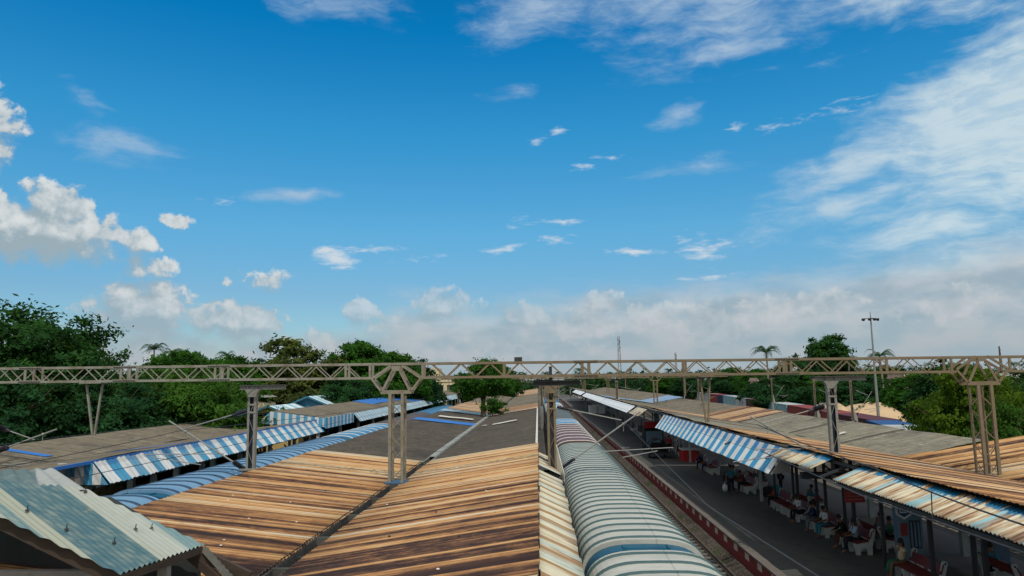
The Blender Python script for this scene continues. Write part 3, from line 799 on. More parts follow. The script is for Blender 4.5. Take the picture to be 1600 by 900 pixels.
# ---- left platform, near bay: butterfly with its gutter at x = -20.6
lc = canopy('platform_canopy', 'left canopy of stained brown sheets with a sunlit blue and white striped awning', (-20.6, 35, .84))
def patchy(mb, *a_, **k): return plain(mb, *a_, **k)
a = MB(); plain(a, -15.75, 5.42, -20.6, 4.86, 14, 51, wob=.07); a.build('roof_sheeting', M['asb_left'], lc, solid=.012)
a = MB(); plain(a, -20.63, 4.86, -24.2, 5.42, 14, 51, wob=.05); a.build('roof_sheeting', M['asb_left'], lc, solid=.012)
a = MB(); plain(a, -17.5, 5.26, -23.6, 4.98 + .0, 33.6, 33.7, 2, wob=0); a = MB(); plain(a, -21.4, 5.0, -23.9, 5.42, 31.0, 31.5, 4); a.build('roof_patch', M['tarp'], lc, solid=.012, label='strip of blue sheet laid on the outer wing')
a = MB(); plain(a, -16.2, 5.40, -19.5, 5.02, 32.6, 32.95, 4, wob=.01); a.build('roof_patch', M['tarp'], lc, solid=.012, label='strip of blue sheet laid across the brown roof')
a = MB(); a.bx(-15.78, -15.70, 14, 51, 5.30, 5.41); a.build('fascia', M['tarp'], lc, label='blue painted eave board')
a = MB(); corr(a, -15.66, 5.36, -15.02, 4.62, 25.2, 50.6, .3, .014, sag=.03, edge=.07); a.build('awning', M['stripe_left'], lc, solid=.006, label='blue and white striped awning facing the tracks')
a = MB(); a.grid(lambda u, v: (-15.66 - 1.25 * u + .60 * v * (1 - u), 25.15 - .05 * u + .02 * math.sin(u * 40), 5.34 - .75 * v), 12, 1); a.build('awning_end', striped('blue_white_gable', (.6, .6, .58), (.03, .24, .42), .62, .5, .12, .1, .4, 0), lc, solid=.02)
a = MB(); a.bx(-17.9, -15.9, 24.6, 24.9, 3.9, 4.9); a.build('end_wall', worn('pale_pink_plaster', (.45, .36, .28), None, 2, .9, .5), lc)
for i in range(8):
    y = 18 + i * 4.6
    c = MB(); c.bx(-17.1, -16.9, y - .1, y + .1, .84, 5.0); c.build('column', M['postpaint'], lc)
    c = MB(); c.bx(-20.75, -20.45, y - .12, y + .12, .84, 4.8); c.build('column', M['postpaint'], lc)
    r = MB(); r.beam((-15.8, y, 5.24), (-20.6, y, 4.7), .08, .12); r.beam((-24.1, y, 5.24), (-20.6, y, 4.7), .08, .12); r.beam((-17, y, 4.0), (-15.7, y, 5.1), .05, .05); r.build('rafter', M['darksteel'], lc)
a = MB(); a.bx(-15.4, -15.35, 25, 50.5, 4.5, 4.56); a.bx(-20.8, -20.4, 14, 51, 4.66, 4.8); a.build('edge_beam', M['darksteel'], lc)
a = MB(); a.bx(-27.5, -27.3, 15, 120, .84, 2.9); a.build('back_wall', worn('yellow_plaster', (.42, .31, .14), (.24, .18, .09), 1.2, .9, .6), lc)

# ---- left platform, far bay: gabled
l2 = canopy('platform_canopy', 'distant left canopy with ridged brown roof and a long pale striped awning', (-19.6, 70, .84))
a = MB(); plain(a, -15.75, 5.44, -19.7, 5.98, 53, 92, wob=.05); plain(a, -19.7, 5.98, -23.6, 5.44, 53, 92, wob=.05); a.build('roof_sheeting', M['asb_left'], l2, solid=.012)
a = MB(); plain(a, -15.75, 5.44, -19.7, 5.98, 98, 210, wob=.05); a.build('roof_sheeting', M['asb_left'], l2, solid=.012)
a = MB(); plain(a, -15.75, 5.46, -20, 6.05, 92, 98, wob=.05); plain(a, -17.4, 5.72, -19.7, 6.06, 76, 92, wob=.05); a.build('roof_patch', M['tarp'], l2, solid=.012, label='blue tarpaulin over part of the ridge')
M['stripe_gable'] = striped('blue_white_boards', (.62, .63, .64), (.05, .30, .48), .56, .48, .1, .05, .3, 0)
M['stripe_side'] = striped('blue_white_side_boards', (.62, .63, .64), (.05, .30, .48), 1.05, .45, .0, .05, .3)
a = MB(); a.prism([(-20.6, 5.10), (-15.7, 4.80), (-15.72, 5.42), (-19.7, 5.95)], 52.7, 52.9); a.build('gable_boards', M['stripe_gable'], l2)
a = MB(); a.prism([(-15.72, 4.72), (-15.62, 4.66), (-15.62, 5.44), (-15.72, 5.44)], 52.9, 61); a.build('side_boards', M['stripe_side'], l2)
a = MB(); corr(a, -15.66, 5.42, -15.05, 4.72, 61, 205, .5, .012, edge=.08); a.build('awning', M['stripe_left2'], l2, solid=.006)
a = MB(); a.bx(-15.8, -15.7, 53, 205, 5.33, 5.43); a.build('fascia', M['bluesteel'], l2)
for i in range(16):
    y = 54 + i * 6
    c = MB(); c.bx(-16.6, -16.4, y - .1, y + .1, .84, 5.3); c.build('column', M['whitecon'] if i % 3 == 0 else M['postpaint'], l2)
    r = MB(); r.beam((-15.8, y, 5.30), (-19.7, y, 5.84), .08, .12); r.beam((-23.4, y, 5.3), (-19.7, y, 5.84), .08, .12); r.build('rafter', M['darksteel'], l2)
    c = MB(); c.bx(-22.9, -22.7, y - .1, y + .1, .84, 5.36); c.build('column', M['postpaint'], l2)

# ---- stair roof in the near left corner
u_ = Vector((math.cos(R_(-20)), math.sin(R_(-20)), 0)); v_ = Vector((-u_.y, u_.x, 0))
PC, SL = Vector((-6.23, 13.55, 5.07)), .466
def stair_pt(x, y, amp=.018):
    z = PC.z - SL * (x - PC.x) + .0 * (y - PC.y)
    q = (Vector((x, y, 0)).dot(v_))
    tri = abs(((q / .125) % 1) * 2 - 1)
    return (x, y, z + amp * math.sin(tri * math.pi - math.pi / 2) + .012 * mnoise.noise((x, y * 2, 0)))
sr = thing('stair_roof', 'small corrugated stair roof in white and teal bands, in the near left corner', 'roof', (-7.4, 12.4, .84), world=True)
def stair_mat():
    m, b, p = new_mat('teal_white_corrugated')
    v = coords(b)
    q = b.vmath('DOT_PRODUCT', v, tuple(v_))
    n = b.noise(b.mapping(v, rot=(0, 0, R_(20)), scale=(.7, 6, 1)), 1.6, 6, .66)
    n2 = b.noise(v, 3, 6, .7)
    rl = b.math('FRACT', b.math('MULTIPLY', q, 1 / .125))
    qo = sum(c * w for c, w in zip(stair_pt(-8.62, 13.0), v_))
    k = b.math('SUBTRACT', q, qo)
    band = b.ramp(b.lin(k, -2.0, 1.0), [(0, (.24, .275, .24)), (.13, (.24, .275, .24)), (.135, (.09, .17, .19)), (.19, (.09, .17, .19)), (.195, (.28, .295, .235)), (.30, (.27, .29, .235)), (.305, (.03, .095, .125)), (.66, (.034, .10, .125)), (.665, (.285, .31, .275)), (.93, (.325, .355, .325)), (.97, (.11, .2, .22)), (1, (.11, .2, .22))])
    c = b.mix(b.smooth(n, .4, .75, 0, .6), band, (.24, .27, .22))
    c = b.mix(b.math('MULTIPLY', b.smooth(rl, .20, .32), b.smooth(rl, .52, .40, .0, b.smooth(n, .3, .6, .35, .75))), c, (.05, .085, .09))  # shading of the corrugations painted as dark lines in the colour
    c = b.mix(b.smooth(n2, .6, .78, 0, .6), c, (.30, .24, .13))
    b.put(p.inputs['Base Color'], c); p.inputs['Roughness'].default_value = .5; p.inputs['Specular IOR Level'].default_value = .4
    return m
a = MB()
def ridged(mb, poly, pt, pitch=.125, per=8, ns=6):
    """sheet of ridges running along u_, cut to a convex outline given in plan"""
    P2 = [Vector((p[0], p[1])) for p in poly]; U2 = Vector((u_.x, u_.y)); V2 = Vector((v_.x, v_.y))
    qs = [p.dot(V2) for p in P2]; q = min(qs) + 1e-4; rows = []
    while q < max(qs):
        hits = []
        for i in range(len(P2)):
            p, r = P2[i], P2[(i + 1) % len(P2)]; d0, d1 = p.dot(V2) - q, r.dot(V2) - q
            if d0 * d1 < 0: hits.append(p.lerp(r, d0 / (d0 - d1)).dot(U2))
        if len(hits) >= 2:
            h0, h1 = min(hits), max(hits)
            rows.append([pt(*(U2 * (h0 + (h1 - h0) * k / ns) + V2 * q)) for k in range(ns + 1)])
        q += pitch / per
    o = len(mb.v)
    for r in rows: mb.v += r
    for i in range(len(rows) - 1):
        for k in range(ns):
            b0 = o + i * (ns + 1) + k; mb.f.append((b0, b0 + 1, b0 + ns + 2, b0 + ns + 1))
ridged(a, [(-9.75, 11.02), (-6.42, 11.16), (-6.23, 13.55), (-8.50, 13.42)], stair_pt)
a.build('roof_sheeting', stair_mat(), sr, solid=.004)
a = MB()
zr = lambda x: PC.z - SL * (x - PC.x)
def back(uu, vv):                            # the far side of the ridge
    p0 = Vector((-10.9, 11.9, 6.12)).lerp(Vector((-8.34, 13.30, 6.10)), uu); p1 = Vector((-13.2, 15.3, 6.25)).lerp(Vector((-10.34, 15.3, 6.27)), uu)
    p = p0.lerp(p1, vv); z = p.z
    return (p.x, p.y, z + .02 * math.sin(uu * 60))
a.grid(back, 120, 4)
def back_mat():
    m, b, p = new_mat('grey_teal_ridge_sheet')
    v = coords(b); x, y, z = sepxyz(b, v)
    n = b.noise(v, 2.5, 7, .7)
    c = b.mix(b.smooth(b.math('ADD', x, b.math('MULTIPLY', y, .75)), .68, .74), (.085, .125, .12), (.31, .32, .30))
    c = b.mix(b.smooth(n, .45, .75, 0, .7), c, (.2, .22, .2))
    b.put(p.inputs['Base Color'], c); p.inputs['Roughness'].default_value = .6
    return m
a.build('ridge_sheeting', back_mat(), sr, solid=.006)
a = MB(); a.beam((-9.4, 11.25, zr(-9.4) - .16), (-6.5, 11.3, zr(-6.5) - .16), .09, .2); a.build('rafter', M['wood'], sr)
a = MB(); a.beam((-8.6, 13.42, zr(-8.6) - .16), (-5.35, 13.5, zr(-5.35) - .17), .09, .2); a.build('rafter', M['wood'], sr)
a = MB(); a.beam((-6.46, 11.2, zr(-6.5) - .12), (-6.27, 13.5, zr(-6.3) - .12), .08, .12); a.build('purlin', M['wood'], sr)
a = MB(); a.beam((-7.9, 11.4, zr(-7.9) - .32), (-7.9, 13.4, zr(-7.9) - .32), .08, .12); a.build('purlin', M['wood'], sr)
for x, y in ((-7.05, 11.5), (-6.45, 12.55)):
    a = MB(); a.bx(x - .08, x + .08, y - .08, y + .08, 3.2, zr(x) - .1); a.build('post', M['concrete'], sr)
a = MB(); a.bx(-11, -7.4, 12.2, 12.32, 4.75, 4.95); a.build('tie_beam', M['concrete'], sr)
for (x, y) in ((-8.9, 11.62), (-8.25, 11.6), (-7.6, 11.62), (-7.0, 11.95), (-7.1, 12.75), (-7.0, 13.1), (-8.35, 13.25)):
    a = MB(); p = Vector(stair_pt(x, y, 0)); a.ball(p + Vector((0, 0, .03)), .035, 8, 4, (1, 1, .5)); a.tube(p + Vector((0, 0, .03)), p + Vector((.01, 0, .11)), .008, 6); a.build('roof_bolt', M['darksteel'], sr)
# the sheet turns down at the corner, seen almost edge-on
a = MB()
a.grid(lambda uu, vv: (-6.2 + .78 * uu + .0 * vv, 13.5 - .25 * uu - .1 * vv, 5.06 - .62 * uu - (.10 * vv) + (.03 * (abs(((uu * 9) % 1) * 2 - 1)) if vv == 0 else 0)), 90, 1)
a.build('lower_sheeting', M['oldgutter'], sr, solid=.004, label='dark rusted sheet edge dropping from the corner')
a = MB(); a.beam((-6.5, 13.55, 4.88), (-5.5, 13.2, 4.3), .08, .16); a.build('rafter', M['wood'], sr)
# stair flight and the dark panels below that roof
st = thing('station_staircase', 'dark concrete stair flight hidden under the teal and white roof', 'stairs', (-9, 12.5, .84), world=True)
a = MB()
for k in range(12): a.bx(-7.2 - .0, -5.9, 13.6 - k * .3, 13.9 - k * .3, 2.2 + k * .16, 2.36 + k * .16)
a.build('treads', M['concrete'], st)
a = MB(); a.prism([(10.2, 3.7), (13.9, 2.0), (13.9, 2.3), (10.2, 4.05)], -7.35, -7.22, 'X'); a.prism([(10.2, 3.7), (13.9, 2.0), (13.9, 2.3), (10.2, 4.05)], -5.9, -5.8, 'X'); a.build('stringer', M['concrete'], st)
a = MB(); a.prism([(-12.3, .84), (-6.55, .84), (-6.55, 4.85), (-8.4, 5.85), (-12.3, 5.9)], 14.0, 14.15); a.bx(-7.35, -7.25, 9.5, 14.0, .84, 4.2); a.build('shade_panel', worn('stair_shade', (.03, .035, .035), None, 1.5, .9, .6), st)  # near-black panels stand in for the shade under the stair roof

# ---------------------------------------------------------------- portal gantry and overhead line
BZ, TZ = 8.13, 8.66
def make_gantry():
    G = thing('portal_gantry', 'long cream lattice gantry spanning every track just ahead, with two triangular brackets', 'gantry', (-5.5, 28, 4.1), group='overhead line gantries', world=True)
    zb = lambda x: BZ - .0045 * (x + 2)
    zt = lambda x: TZ - .0045 * (x + 2)
    gaps = [(-6.43, -4.52), (15.75, 17.62)]
    x0, x1 = -27.5, 27.0
    for yy in (27.75, 28.3):
        for top in (True, False):
            m = MB(); f = zt if top else zb
            segs = [(x0, x1)] if top else [(x0, gaps[0][0]), (gaps[0][1], gaps[1][0]), (gaps[1][1], x1)]
            for a, c in segs:
                m.bx_ = None
                m.beam((a, yy, f(a)), (c, yy, f(c)), .012, .085); m.beam((a, yy + (.04 if yy < 28 else -.04), f(a) + (.045 if top else -.045)), (c, yy + (.04 if yy < 28 else -.04), f(c) + (.045 if top else -.045)), .09, .012)
            m.build('top_chord' if top else 'bottom_chord', M['cream'], G)
        x = x0; k = 0; m = MB(); off = .012 if yy < 28 else -.012
        while x < x1 - .5:
            nx = x + .57
            if not any(g0 - .35 < x + .28 < g1 + .35 for g0, g1 in gaps):
                a, c = (zb(x), zt(nx)) if k % 2 == 0 else (zt(x), zb(nx))
                o_ = off * (1 if k % 2 else 2)
                m.beam((x, yy + o_, a), (nx, yy + o_, c), .010, .042)
            elif m.v: m.build('diagonal_bracing', M['cream'], G); m = MB()
            x = nx; k += 1
        m.build('diagonal_bracing', M['cream'], G)
    for x in (-20.2, -19.85, -16.35, -16.0, -12.6, -12.3, -7.45, -6.5, -4.45, -1.3, 1.72, 1.98, 5.65, 9.35, 9.62, 13.2, 15.6, 17.75, 20.8):
        for yy in (27.77, 28.28):
            posts = MB(); posts.bx(x - .045, x + .045, yy - .02, yy + .02, zb(x), zt(x)); posts.build('vertical_post', M['cream'], G)
    for x in (-20.0, -16.2, -12.45, 1.85, 9.48):
        for z in (zb(x), zt(x)):
            bolts = MB(); bolts.bx(x - .45, x + .45, 27.722, 27.741, z - .004, z + .012)
            for k in range(9): bolts.bx(x - .42 + k * .1, x - .39 + k * .1, 27.718, 27.7415, z - .02, z + .03)
            bolts.build('splice_bolts', M['oldgutter'], G)
        for z in (zb(x), zt(x)):
            bolts = MB(); bolts.bx(x - .48, x + .48, 27.742, 27.748 + .004, z - .05, z + .06); bolts.build('splice_plate', M['cream'], G)
    for xc in (-5.48, 16.72):
        for yy in (27.76, 28.29):
            k = MB(); b0, b1 = xc - .57, xc + .57; zh = 7.60
            k.beam((b0 - .03, yy, zh), (b1 + .03, yy, zh), .05, .14)
            for s_ in (-1, 1):
                gx = xc + s_ * .95
                k.beam((gx, yy, BZ - .02), (xc + s_ * .57, yy, zh + .03), .05, .075)
                k.beam((gx, yy + .003, BZ), (xc + s_ * .22, yy + .003, TZ - .05), .05, .08)
                k.beam((xc + s_ * .53, yy - .003, zh + .05), (xc + s_ * .07, yy - .003, TZ - .1), .05, .085)
            k.bx(xc - .16, xc + .16, yy - .035, yy + .035, TZ - .24, TZ - .055)
            k.build('knee_bracket', M['cream'], G)
        for dx in (-.23, .25):
            for yy in (27.76, 28.29):
                l = MB(); l.bx(xc + dx - .055, xc + dx - .043, yy - .05, yy + .05, 4.2, 7.55); l.bx(xc + dx - .043, xc + dx + .055, yy + (-.05 if yy < 28 else .038), yy + (-.038 if yy < 28 else .05), 4.2, 7.55)
                l.build('leg', M['cream'], G)
        lc_ = MB(); z = 4.3; k = 0
        while z < 7.3:
            a, c = (xc - .2, xc + .2) if k % 2 else (xc + .2, xc - .2)
            lc_.beam((a, 27.74, z), (c, 27.74, z + .42), .03, .012, (0, 1, 0)); lc_.beam((c, 28.31, z), (a, 28.31, z + .42), .03, .012, (0, 1, 0))
            lc_.beam((xc - .27, 27.8, z), (xc - .27, 28.25, z + .42), .012, .03); lc_.beam((xc + .29, 28.25, z), (xc + .29, 27.8, z + .42), .012, .03)
            z += .62; k += 1
        lc_.build('leg_lacing', M['cream'], G)
        bp = MB(); bp.bx(xc - .4, xc + .4, 27.55, 28.5, 4.16, 4.21); bp.bx(xc - .3, xc + .3, 27.7, 28.35, .84, 4.16); bp.build('base_plate', M['bluesteel'], G)
    for (xa, xb, xt, zt_) in ((-17.86, -17.2, -17.45, 6.1), (6.22, 6.60, 6.42, 6.28)):
        d = MB(); d.beam((xa, 28, zb(xa) - .05), (xt - .04, 28, zt_), .06, .08); d.beam((xb, 28, zb(xb) - .05), (xt + .04, 28, zt_), .06, .08); d.bx(xa - .1, xb + .1, 27.7, 28.3, zb(xa) - .09, zb(xa) - .05); d.build('drop_arm', M['cream'], G)
    for xd in (-21.5, 20.95):
        d = MB(); d.bx(xd - .08, xd + .08, 27.95, 28.05, 5.4, zb(xd) - .045); d.build('drop_arm', M['cream'], G)
    d = MB(); d.bx(-.9, -.6, 27.9, 28.2, zt(0) + .06, zt(0) + .22); d.build('junction_box', M['darksteel'], G)
    return G


GANTRY = make_gantry()


def make_mast(name, label, x, y, zbase, ztop, inner, plate, beam, post=False, group='lattice masts under the near gantry'):
    T = thing(name, label, 'mast', (x, y, zbase), group=group)
    H = ztop - zbase; w = .15
    for s_ in (-1, 1):
        f = MB(); f.bx(s_ * w - .012 * 2, s_ * w + .012 * 2, -.09, .09, 0, H - .28); f.bx(min(s_ * w, s_ * (w - .07)), max(s_ * w, s_ * (w - .07)), -.102, -.091, 0, H - .28); f.bx(min(s_ * w, s_ * (w - .07)), max(s_ * w, s_ * (w - .07)), .091, .102, 0, H - .28)
        f.build('flange', M[inner], T)
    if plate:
        p = MB(); p.bx(-w + .026, w - .026, .03, .04, 0, H - .3); p.build('shade_plate', M[plate], T)  # dark backing stands in for the shaded open inside of the lattice
    l = MB(); z = .12; k = 0
    st = .62 if plate else .38
    while z < H - .75:
        a, c = (-w + .03, w - .03) if k % 2 else (w - .03, -w + .03)
        l.beam((a, -.1, z), (c, -.1, z + st), .016, .01, (0, 1, 0)); l.beam((c, .085, z), (a, .085, z + st), .02, .01, (0, 1, 0)); z += st; k += 1
    for z in (H - .75, H - 1.05): l.bx(-w - .02, w + .02, -.115, -.103, z, z + .07)
    l.build('lacing', M[inner], T)
    c = MB(); c.prism([(-w - .03, H - .42), (w + .03, H - .42), (w + .03, H - .30), (w + .14, H - .13), (-w - .14, H - .13), (-w - .03, H - .30)], -.12, .12); c.build('cap_plate', M[inner], T)
    b = MB()
    x0, x1 = beam
    b.bx(x0, x1, -.1, .1, H - .128, H - .105); b.bx(x0, x1, -.02, .02, H - .105, H + .03); b.bx(x0, x1, -.1, .1, H + .03, H + .053)
    for q in (-.18, .18): b.bx(q - .012, q + .012, -.095, .095, H - .105, H + .03)
    b.build('cross_beam', M[post or inner], T)
    if post:
        q = MB(); q.bx(-.06, .06, -.05, .05, H + .055, H + .62); q.build('top_post', M[post], T)
    bp = MB(); bp.bx(-.35, .35, -.3, .3, -.05, 0); bp.build('base_plate', M[inner], T)
    return T


def cantilever(parent, base, o, tube, stay, reg):
    """hinged bracket carrying the wire: insulators, a strut, a stay and a registration arm; points in world coordinates"""
    L = lambda p: Vector(p) - Vector(base)
    c = MB(); a, e = L(tube[0]), L(tube[1]); d = (e - a).normalized()
    c.tube(a + d * .5, e, .03); s0, s1 = L(stay[0]), L(stay[1]); ds = (s1 - s0).normalized()
    c.tube(s0 + ds * .45, s1, .022)
    for (p, q) in reg: c.tube(L(p), L(q), .018)
    p0 = L(reg[0][0]).lerp(L(reg[0][1]), .35); c.tube(p0, L(reg[1][0]).lerp(L(reg[1][1]), .3), .012)
    p = a.lerp(e, .78); c.ball(p, .06, 8, 5); c.tube(p, p + Vector((0, 0, -.28)), .012)
    co = c.build('cantilever_arm', M['tube'], parent, smooth=False)
    for (u0, dd, n) in ((a, d, 9), (s0, ds, 7)):
        i = MB(); i.tube(u0, u0 + dd * .62, .05)
        for k in range(n): i.tube(u0 + dd * (.06 + k * .06), u0 + dd * (.085 + k * .06), .115, 10, .06)
        i.build('insulator', M['insul'], co)


Y0 = 28.35
mastL = make_mast('overhead_mast', 'blue-backed lattice mast rising at the left eave of the rusty canopy', -11.3, Y0, 4.72, 7.9, 'greysteel', 'shadeweb', (-.52, 1.3))
cantilever(mastL, (-11.3, Y0, 4.72), None, ((-11.5, Y0, 4.66), (-14.65, Y0, 6.6)), ((-11.5, Y0, 6.95), (-14.15, Y0, 6.25)), (((-15.6, Y0, 5.3), (-12.4, Y0, 5.3)), ((-15.3, Y0, 5.2), (-13.3, Y0, 4.88))))
s = MB(); s.bx(-.25, .25, -.15, .15, -3.85, -.05); s.build('foundation', M['concrete'], mastL)
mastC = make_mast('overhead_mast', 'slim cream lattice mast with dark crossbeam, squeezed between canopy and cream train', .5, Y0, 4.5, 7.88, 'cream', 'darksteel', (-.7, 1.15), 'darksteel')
cantilever(mastC, (.5, Y0, 4.5), None, ((.85, Y0, 4.6), (3.95, Y0, 6.7)), ((.72, Y0, 6.93), (3.2, Y0, 6.38)), (((2.4, Y0, 5.2), (5.15, Y0, 5.32)), ((3.2, Y0, 4.97), (4.55, Y0, 5.2))))
s = MB(); s.bx(-.2, .2, -.15, .15, -3.62, -.05); s.build('foundation', M['concrete'], mastC)
s = MB(); s.add([(.15, -.2, 1.0), (.17, -.2, 1.0), (.42, -.9, .0), (.40, -.9, .0), (.15, -.2, -.1), (.17, -.2, -.1), (.42, -.9, -.3), (.40, -.9, -.3)], [(0, 1, 2, 3), (7, 6, 5, 4), (0, 3, 7, 4), (1, 5, 6, 2), (0, 4, 5, 1), (3, 2, 6, 7)]); s.build('side_flap', M['offwhite'], mastC)
mastR = make_mast('overhead_mast', 'pale lattice mast with blue back, standing in the gap between the right awnings', 11.28, Y0, 4.4, 7.9, 'greysteel', 'shadeweb', (-.55, 1.35))
cantilever(mastR, (11.28, Y0, 4.4), None, ((11.0, Y0, 4.75), (8.15, Y0, 6.45)), ((11.0, Y0, 6.8), (8.6, Y0, 6.18)), (((8.3, Y0, 5.22), (10.3, Y0, 5.2)), ((7.4, Y0, 4.75), (9.6, Y0, 5.0))))
s = MB(); s.bx(-1.35, 1.8, -.12, .12, -.3, -.06); s.bx(1.5, 1.61, -.06, .06, -3.56, -.3); s.build('support_beam', M['darksteel'], mastR)
sideL = thing('cantilever_bracket', 'insulated wire bracket poking in at the left edge above the brown canopy', 'bracket', (-21.5, 28, 5.4))
cantilever(sideL, (-21.5, 28, 5.4), None, ((-21.4, 28, 5.5), (-18.95, 28, 6.35)), ((-21.4, 28, 6.5), (-19.8, 28, 5.95)), (((-21.0, 28, 5.0), (-19.9, 28, 5.1)), ((-20.6, 28, 4.95), (-19.9, 28, 5.0))))

for o in bpy.data.objects:
    if o.parent: CH.setdefault(o.parent.name, []).append(o)
for dy, lab, lm in ((76, 'second lattice gantry, seen small beneath the near one', 'far'), (146, 'third lattice gantry, a faint frame far down the line', ''), (225, 'farthest lattice gantry, barely visible down the line', '')):
    place_copy(GANTRY, (-5.5, 28 + dy, 4.1), lab)
    where = {76: 'beside the second gantry', 146: 'beside the third gantry', 225: 'beside the farthest gantry'}[dy]
    for (src, side) in ((mastL, 'left'), (mastC, 'middle'), (mastR, 'right')):
        src, l = mastC, src.location
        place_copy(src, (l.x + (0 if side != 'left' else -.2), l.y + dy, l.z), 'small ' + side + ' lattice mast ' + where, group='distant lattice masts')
for (x, y, lab) in ((22.6, 103, 'pale thin mast right of the second gantry, in front of the containers'), (33.8, 106, 'slim mast standing among containers, right of the white awning'), (-18.2, 101, 'thin mast rising through the far left canopy'), (24.8, 66, 'bare mast behind the grey canopy, left of the pale lattice mast'), (25.9, 61, 'second bare mast behind the grey canopy, beside the pale lattice mast'), (30, 150, 'thin mast near the far bend of the container train'), (-9.0, 128, 'thin mast over the far end of the middle canopy'), (5.0, 180, 'thin mast on the far platform end')):
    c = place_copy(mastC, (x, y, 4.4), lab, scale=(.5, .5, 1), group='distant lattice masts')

# wires
M['wire'] = flat('copper_wire', (.04, .04, .04), .5)
def wire(label, pts, r=.012, sag=0, n=10, drops=None):
    m = MB(); P_ = []
    for i in range(len(pts) - 1):
        a, c = Vector(pts[i]), Vector(pts[i + 1])
        for k in range(n + (i == len(pts) - 2)):
            t = k / n; P_.append(a.lerp(c, t) + Vector((0, 0, -sag * 4 * t * (1 - t))))
    m.path(P_, r, 5)
    for (a, c) in drops or []: m.tube(a, c, r * .7, 5)
    return tag(m.build('overhead_wire', M['wire']), label, 'wire', 'overhead wires')
wire('dark carrier wire sagging over the rust-streaked right awning', [(8.4, Y0, 6.15), (8.1, 18, 5.74), (7.3, 11.3, 5.7), (7.0, -6, 6.4)], .017, .05, 8, [((7.75, 14.9, 5.68), (7.75, 14.95, 5.1))])
wire('contact wire cutting diagonally below the rust-streaked right awning', [(8.5, Y0, 5.14), (7.75, 18, 5.1), (7.8, 12.3, 5.1), (7.4, -6, 5.1)], .020)
wire('thin wire dropping across the right platform from the cream train bracket', [(3.3, Y0, 6.35), (2.75, 12.2, 5.9), (2.6, -6, 6.5)], .008, .02)
wire('contact wire above the ribbed roof of the cream train', [(2.6, 104, 5.3), (3.4, Y0, 5.28)], .01)
wire('contact wire running away over the empty track', [(8.4, Y0, 5.14), (7.0, 104, 5.3)], .01)
wire('carrier wire running away over the empty track', [(8.4, Y0, 6.15), (7.0, 104, 6.2)], .01, .5)
wire('contact wire above the blue train', [(-13.9, 104, 5.3), (-13.8, Y0, 5.28), (-14.2, -6, 5.3)], .012)
wire('carrier wire above the blue train, crossing the striped left awning', [(-13.9, 104, 6.2), (-14.2, Y0, 6.2), (-14.0, -6, 6.3)], .012, .4)
wire('thin wire over the brown left canopy', [(-19.6, 104, 6.3), (-19.8, 28, 5.95), (-19.7, -6, 6.3)], .012, .25)

# ---------------------------------------------------------------- trains
def roof_profile(top):
    P_ = [(1.44, top - .98), (1.46, top - .80)]
    for k in range(1, 12):
        t = math.pi / 2 * k / 11
        P_.append((1.45 * math.cos(t) ** .62, top - .74 + .74 * math.sin(t) ** .92))
    P_[-1] = (0, top)
    return P_ + [(-x, z) for x, z in reversed(P_[:-1])]


def painted_roof(name, col, dirt, seed, side=None):
    m, b, p = new_mat(name)
    v = coords(b)
    n = b.noise(b.mapping(v, (seed, seed, 0), scale=(.5, 1.3, .5)), 1.1, 6, .65)
    n2 = b.noise(b.mapping(v, (seed, 0, 0), scale=(.6, 5, 1)), 2.5, 5, .7)
    pan = b.n('ShaderNodeTexWhiteNoise', noise_dimensions='1D'); b.put(pan.inputs['W'], b.math('FLOOR', b.math('MULTIPLY_ADD', sepxyz(b, v)[1], 1 / .79, seed)))
    c = b.mix(b.smooth(n, .4, .75, 0, .6), col, dirt)
    c = b.mix(b.smooth(n2, .45, .75, 0, .4), c, tuple(k * .6 for k in dirt))
    c = b.mix(b.math('MULTIPLY', pan.outputs['Value'], .3), c, tuple(k * .75 for k in col))
    b.put(p.inputs['Base Color'], c); p.inputs['Roughness'].default_value = .5; p.inputs['Specular IOR Level'].default_value = .25
    return m


M['roof_cream'] = painted_roof('cream_coach_roof', (.44, .435, .385), (.27, .28, .25), 1, (.07, .17, .21))
M['roof_maroon'] = painted_roof('maroon_coach_roof', (.13, .06, .055), (.07, .045, .04), 5)
M['roof_blue'] = painted_roof('blue_coach_roof', (.06, .22, .40), (.05, .14, .25), 9)
M['roof_lightblue'] = painted_roof('faded_blue_coach_roof', (.17, .31, .46), (.08, .20, .34), 13)
M['roof_grey'] = painted_roof('sooty_coach_roof', (.13, .12, .11), (.07, .065, .06), 17)
M['rib_dark'] = worn('dark_teal_rib', (.045, .095, .10), None, 5, .7, .5)  # dark grey-green ribs across the coach roofs
M['rib_navy'] = worn('navy_rib', (.02, .06, .12), None, 5, .7, .5)
M['rib_pale'] = worn('pale_rib', (.5, .5, .46), None, 5, .7, .5)
M['body_blue'] = worn('coach_blue_paint', (.03, .13, .26), (.03, .08, .14), 1.4, .4, .5)
M['body_maroon'] = worn('coach_maroon_paint', (.2, .03, .03), None, 1.4, .4, .5)
M['under'] = flat('underframe_black', (.02, .02, .02), .8)
M['endblue'] = worn('dark_blue_end', (.006, .08, .14), (.006, .05, .09), 2, .5, .5)


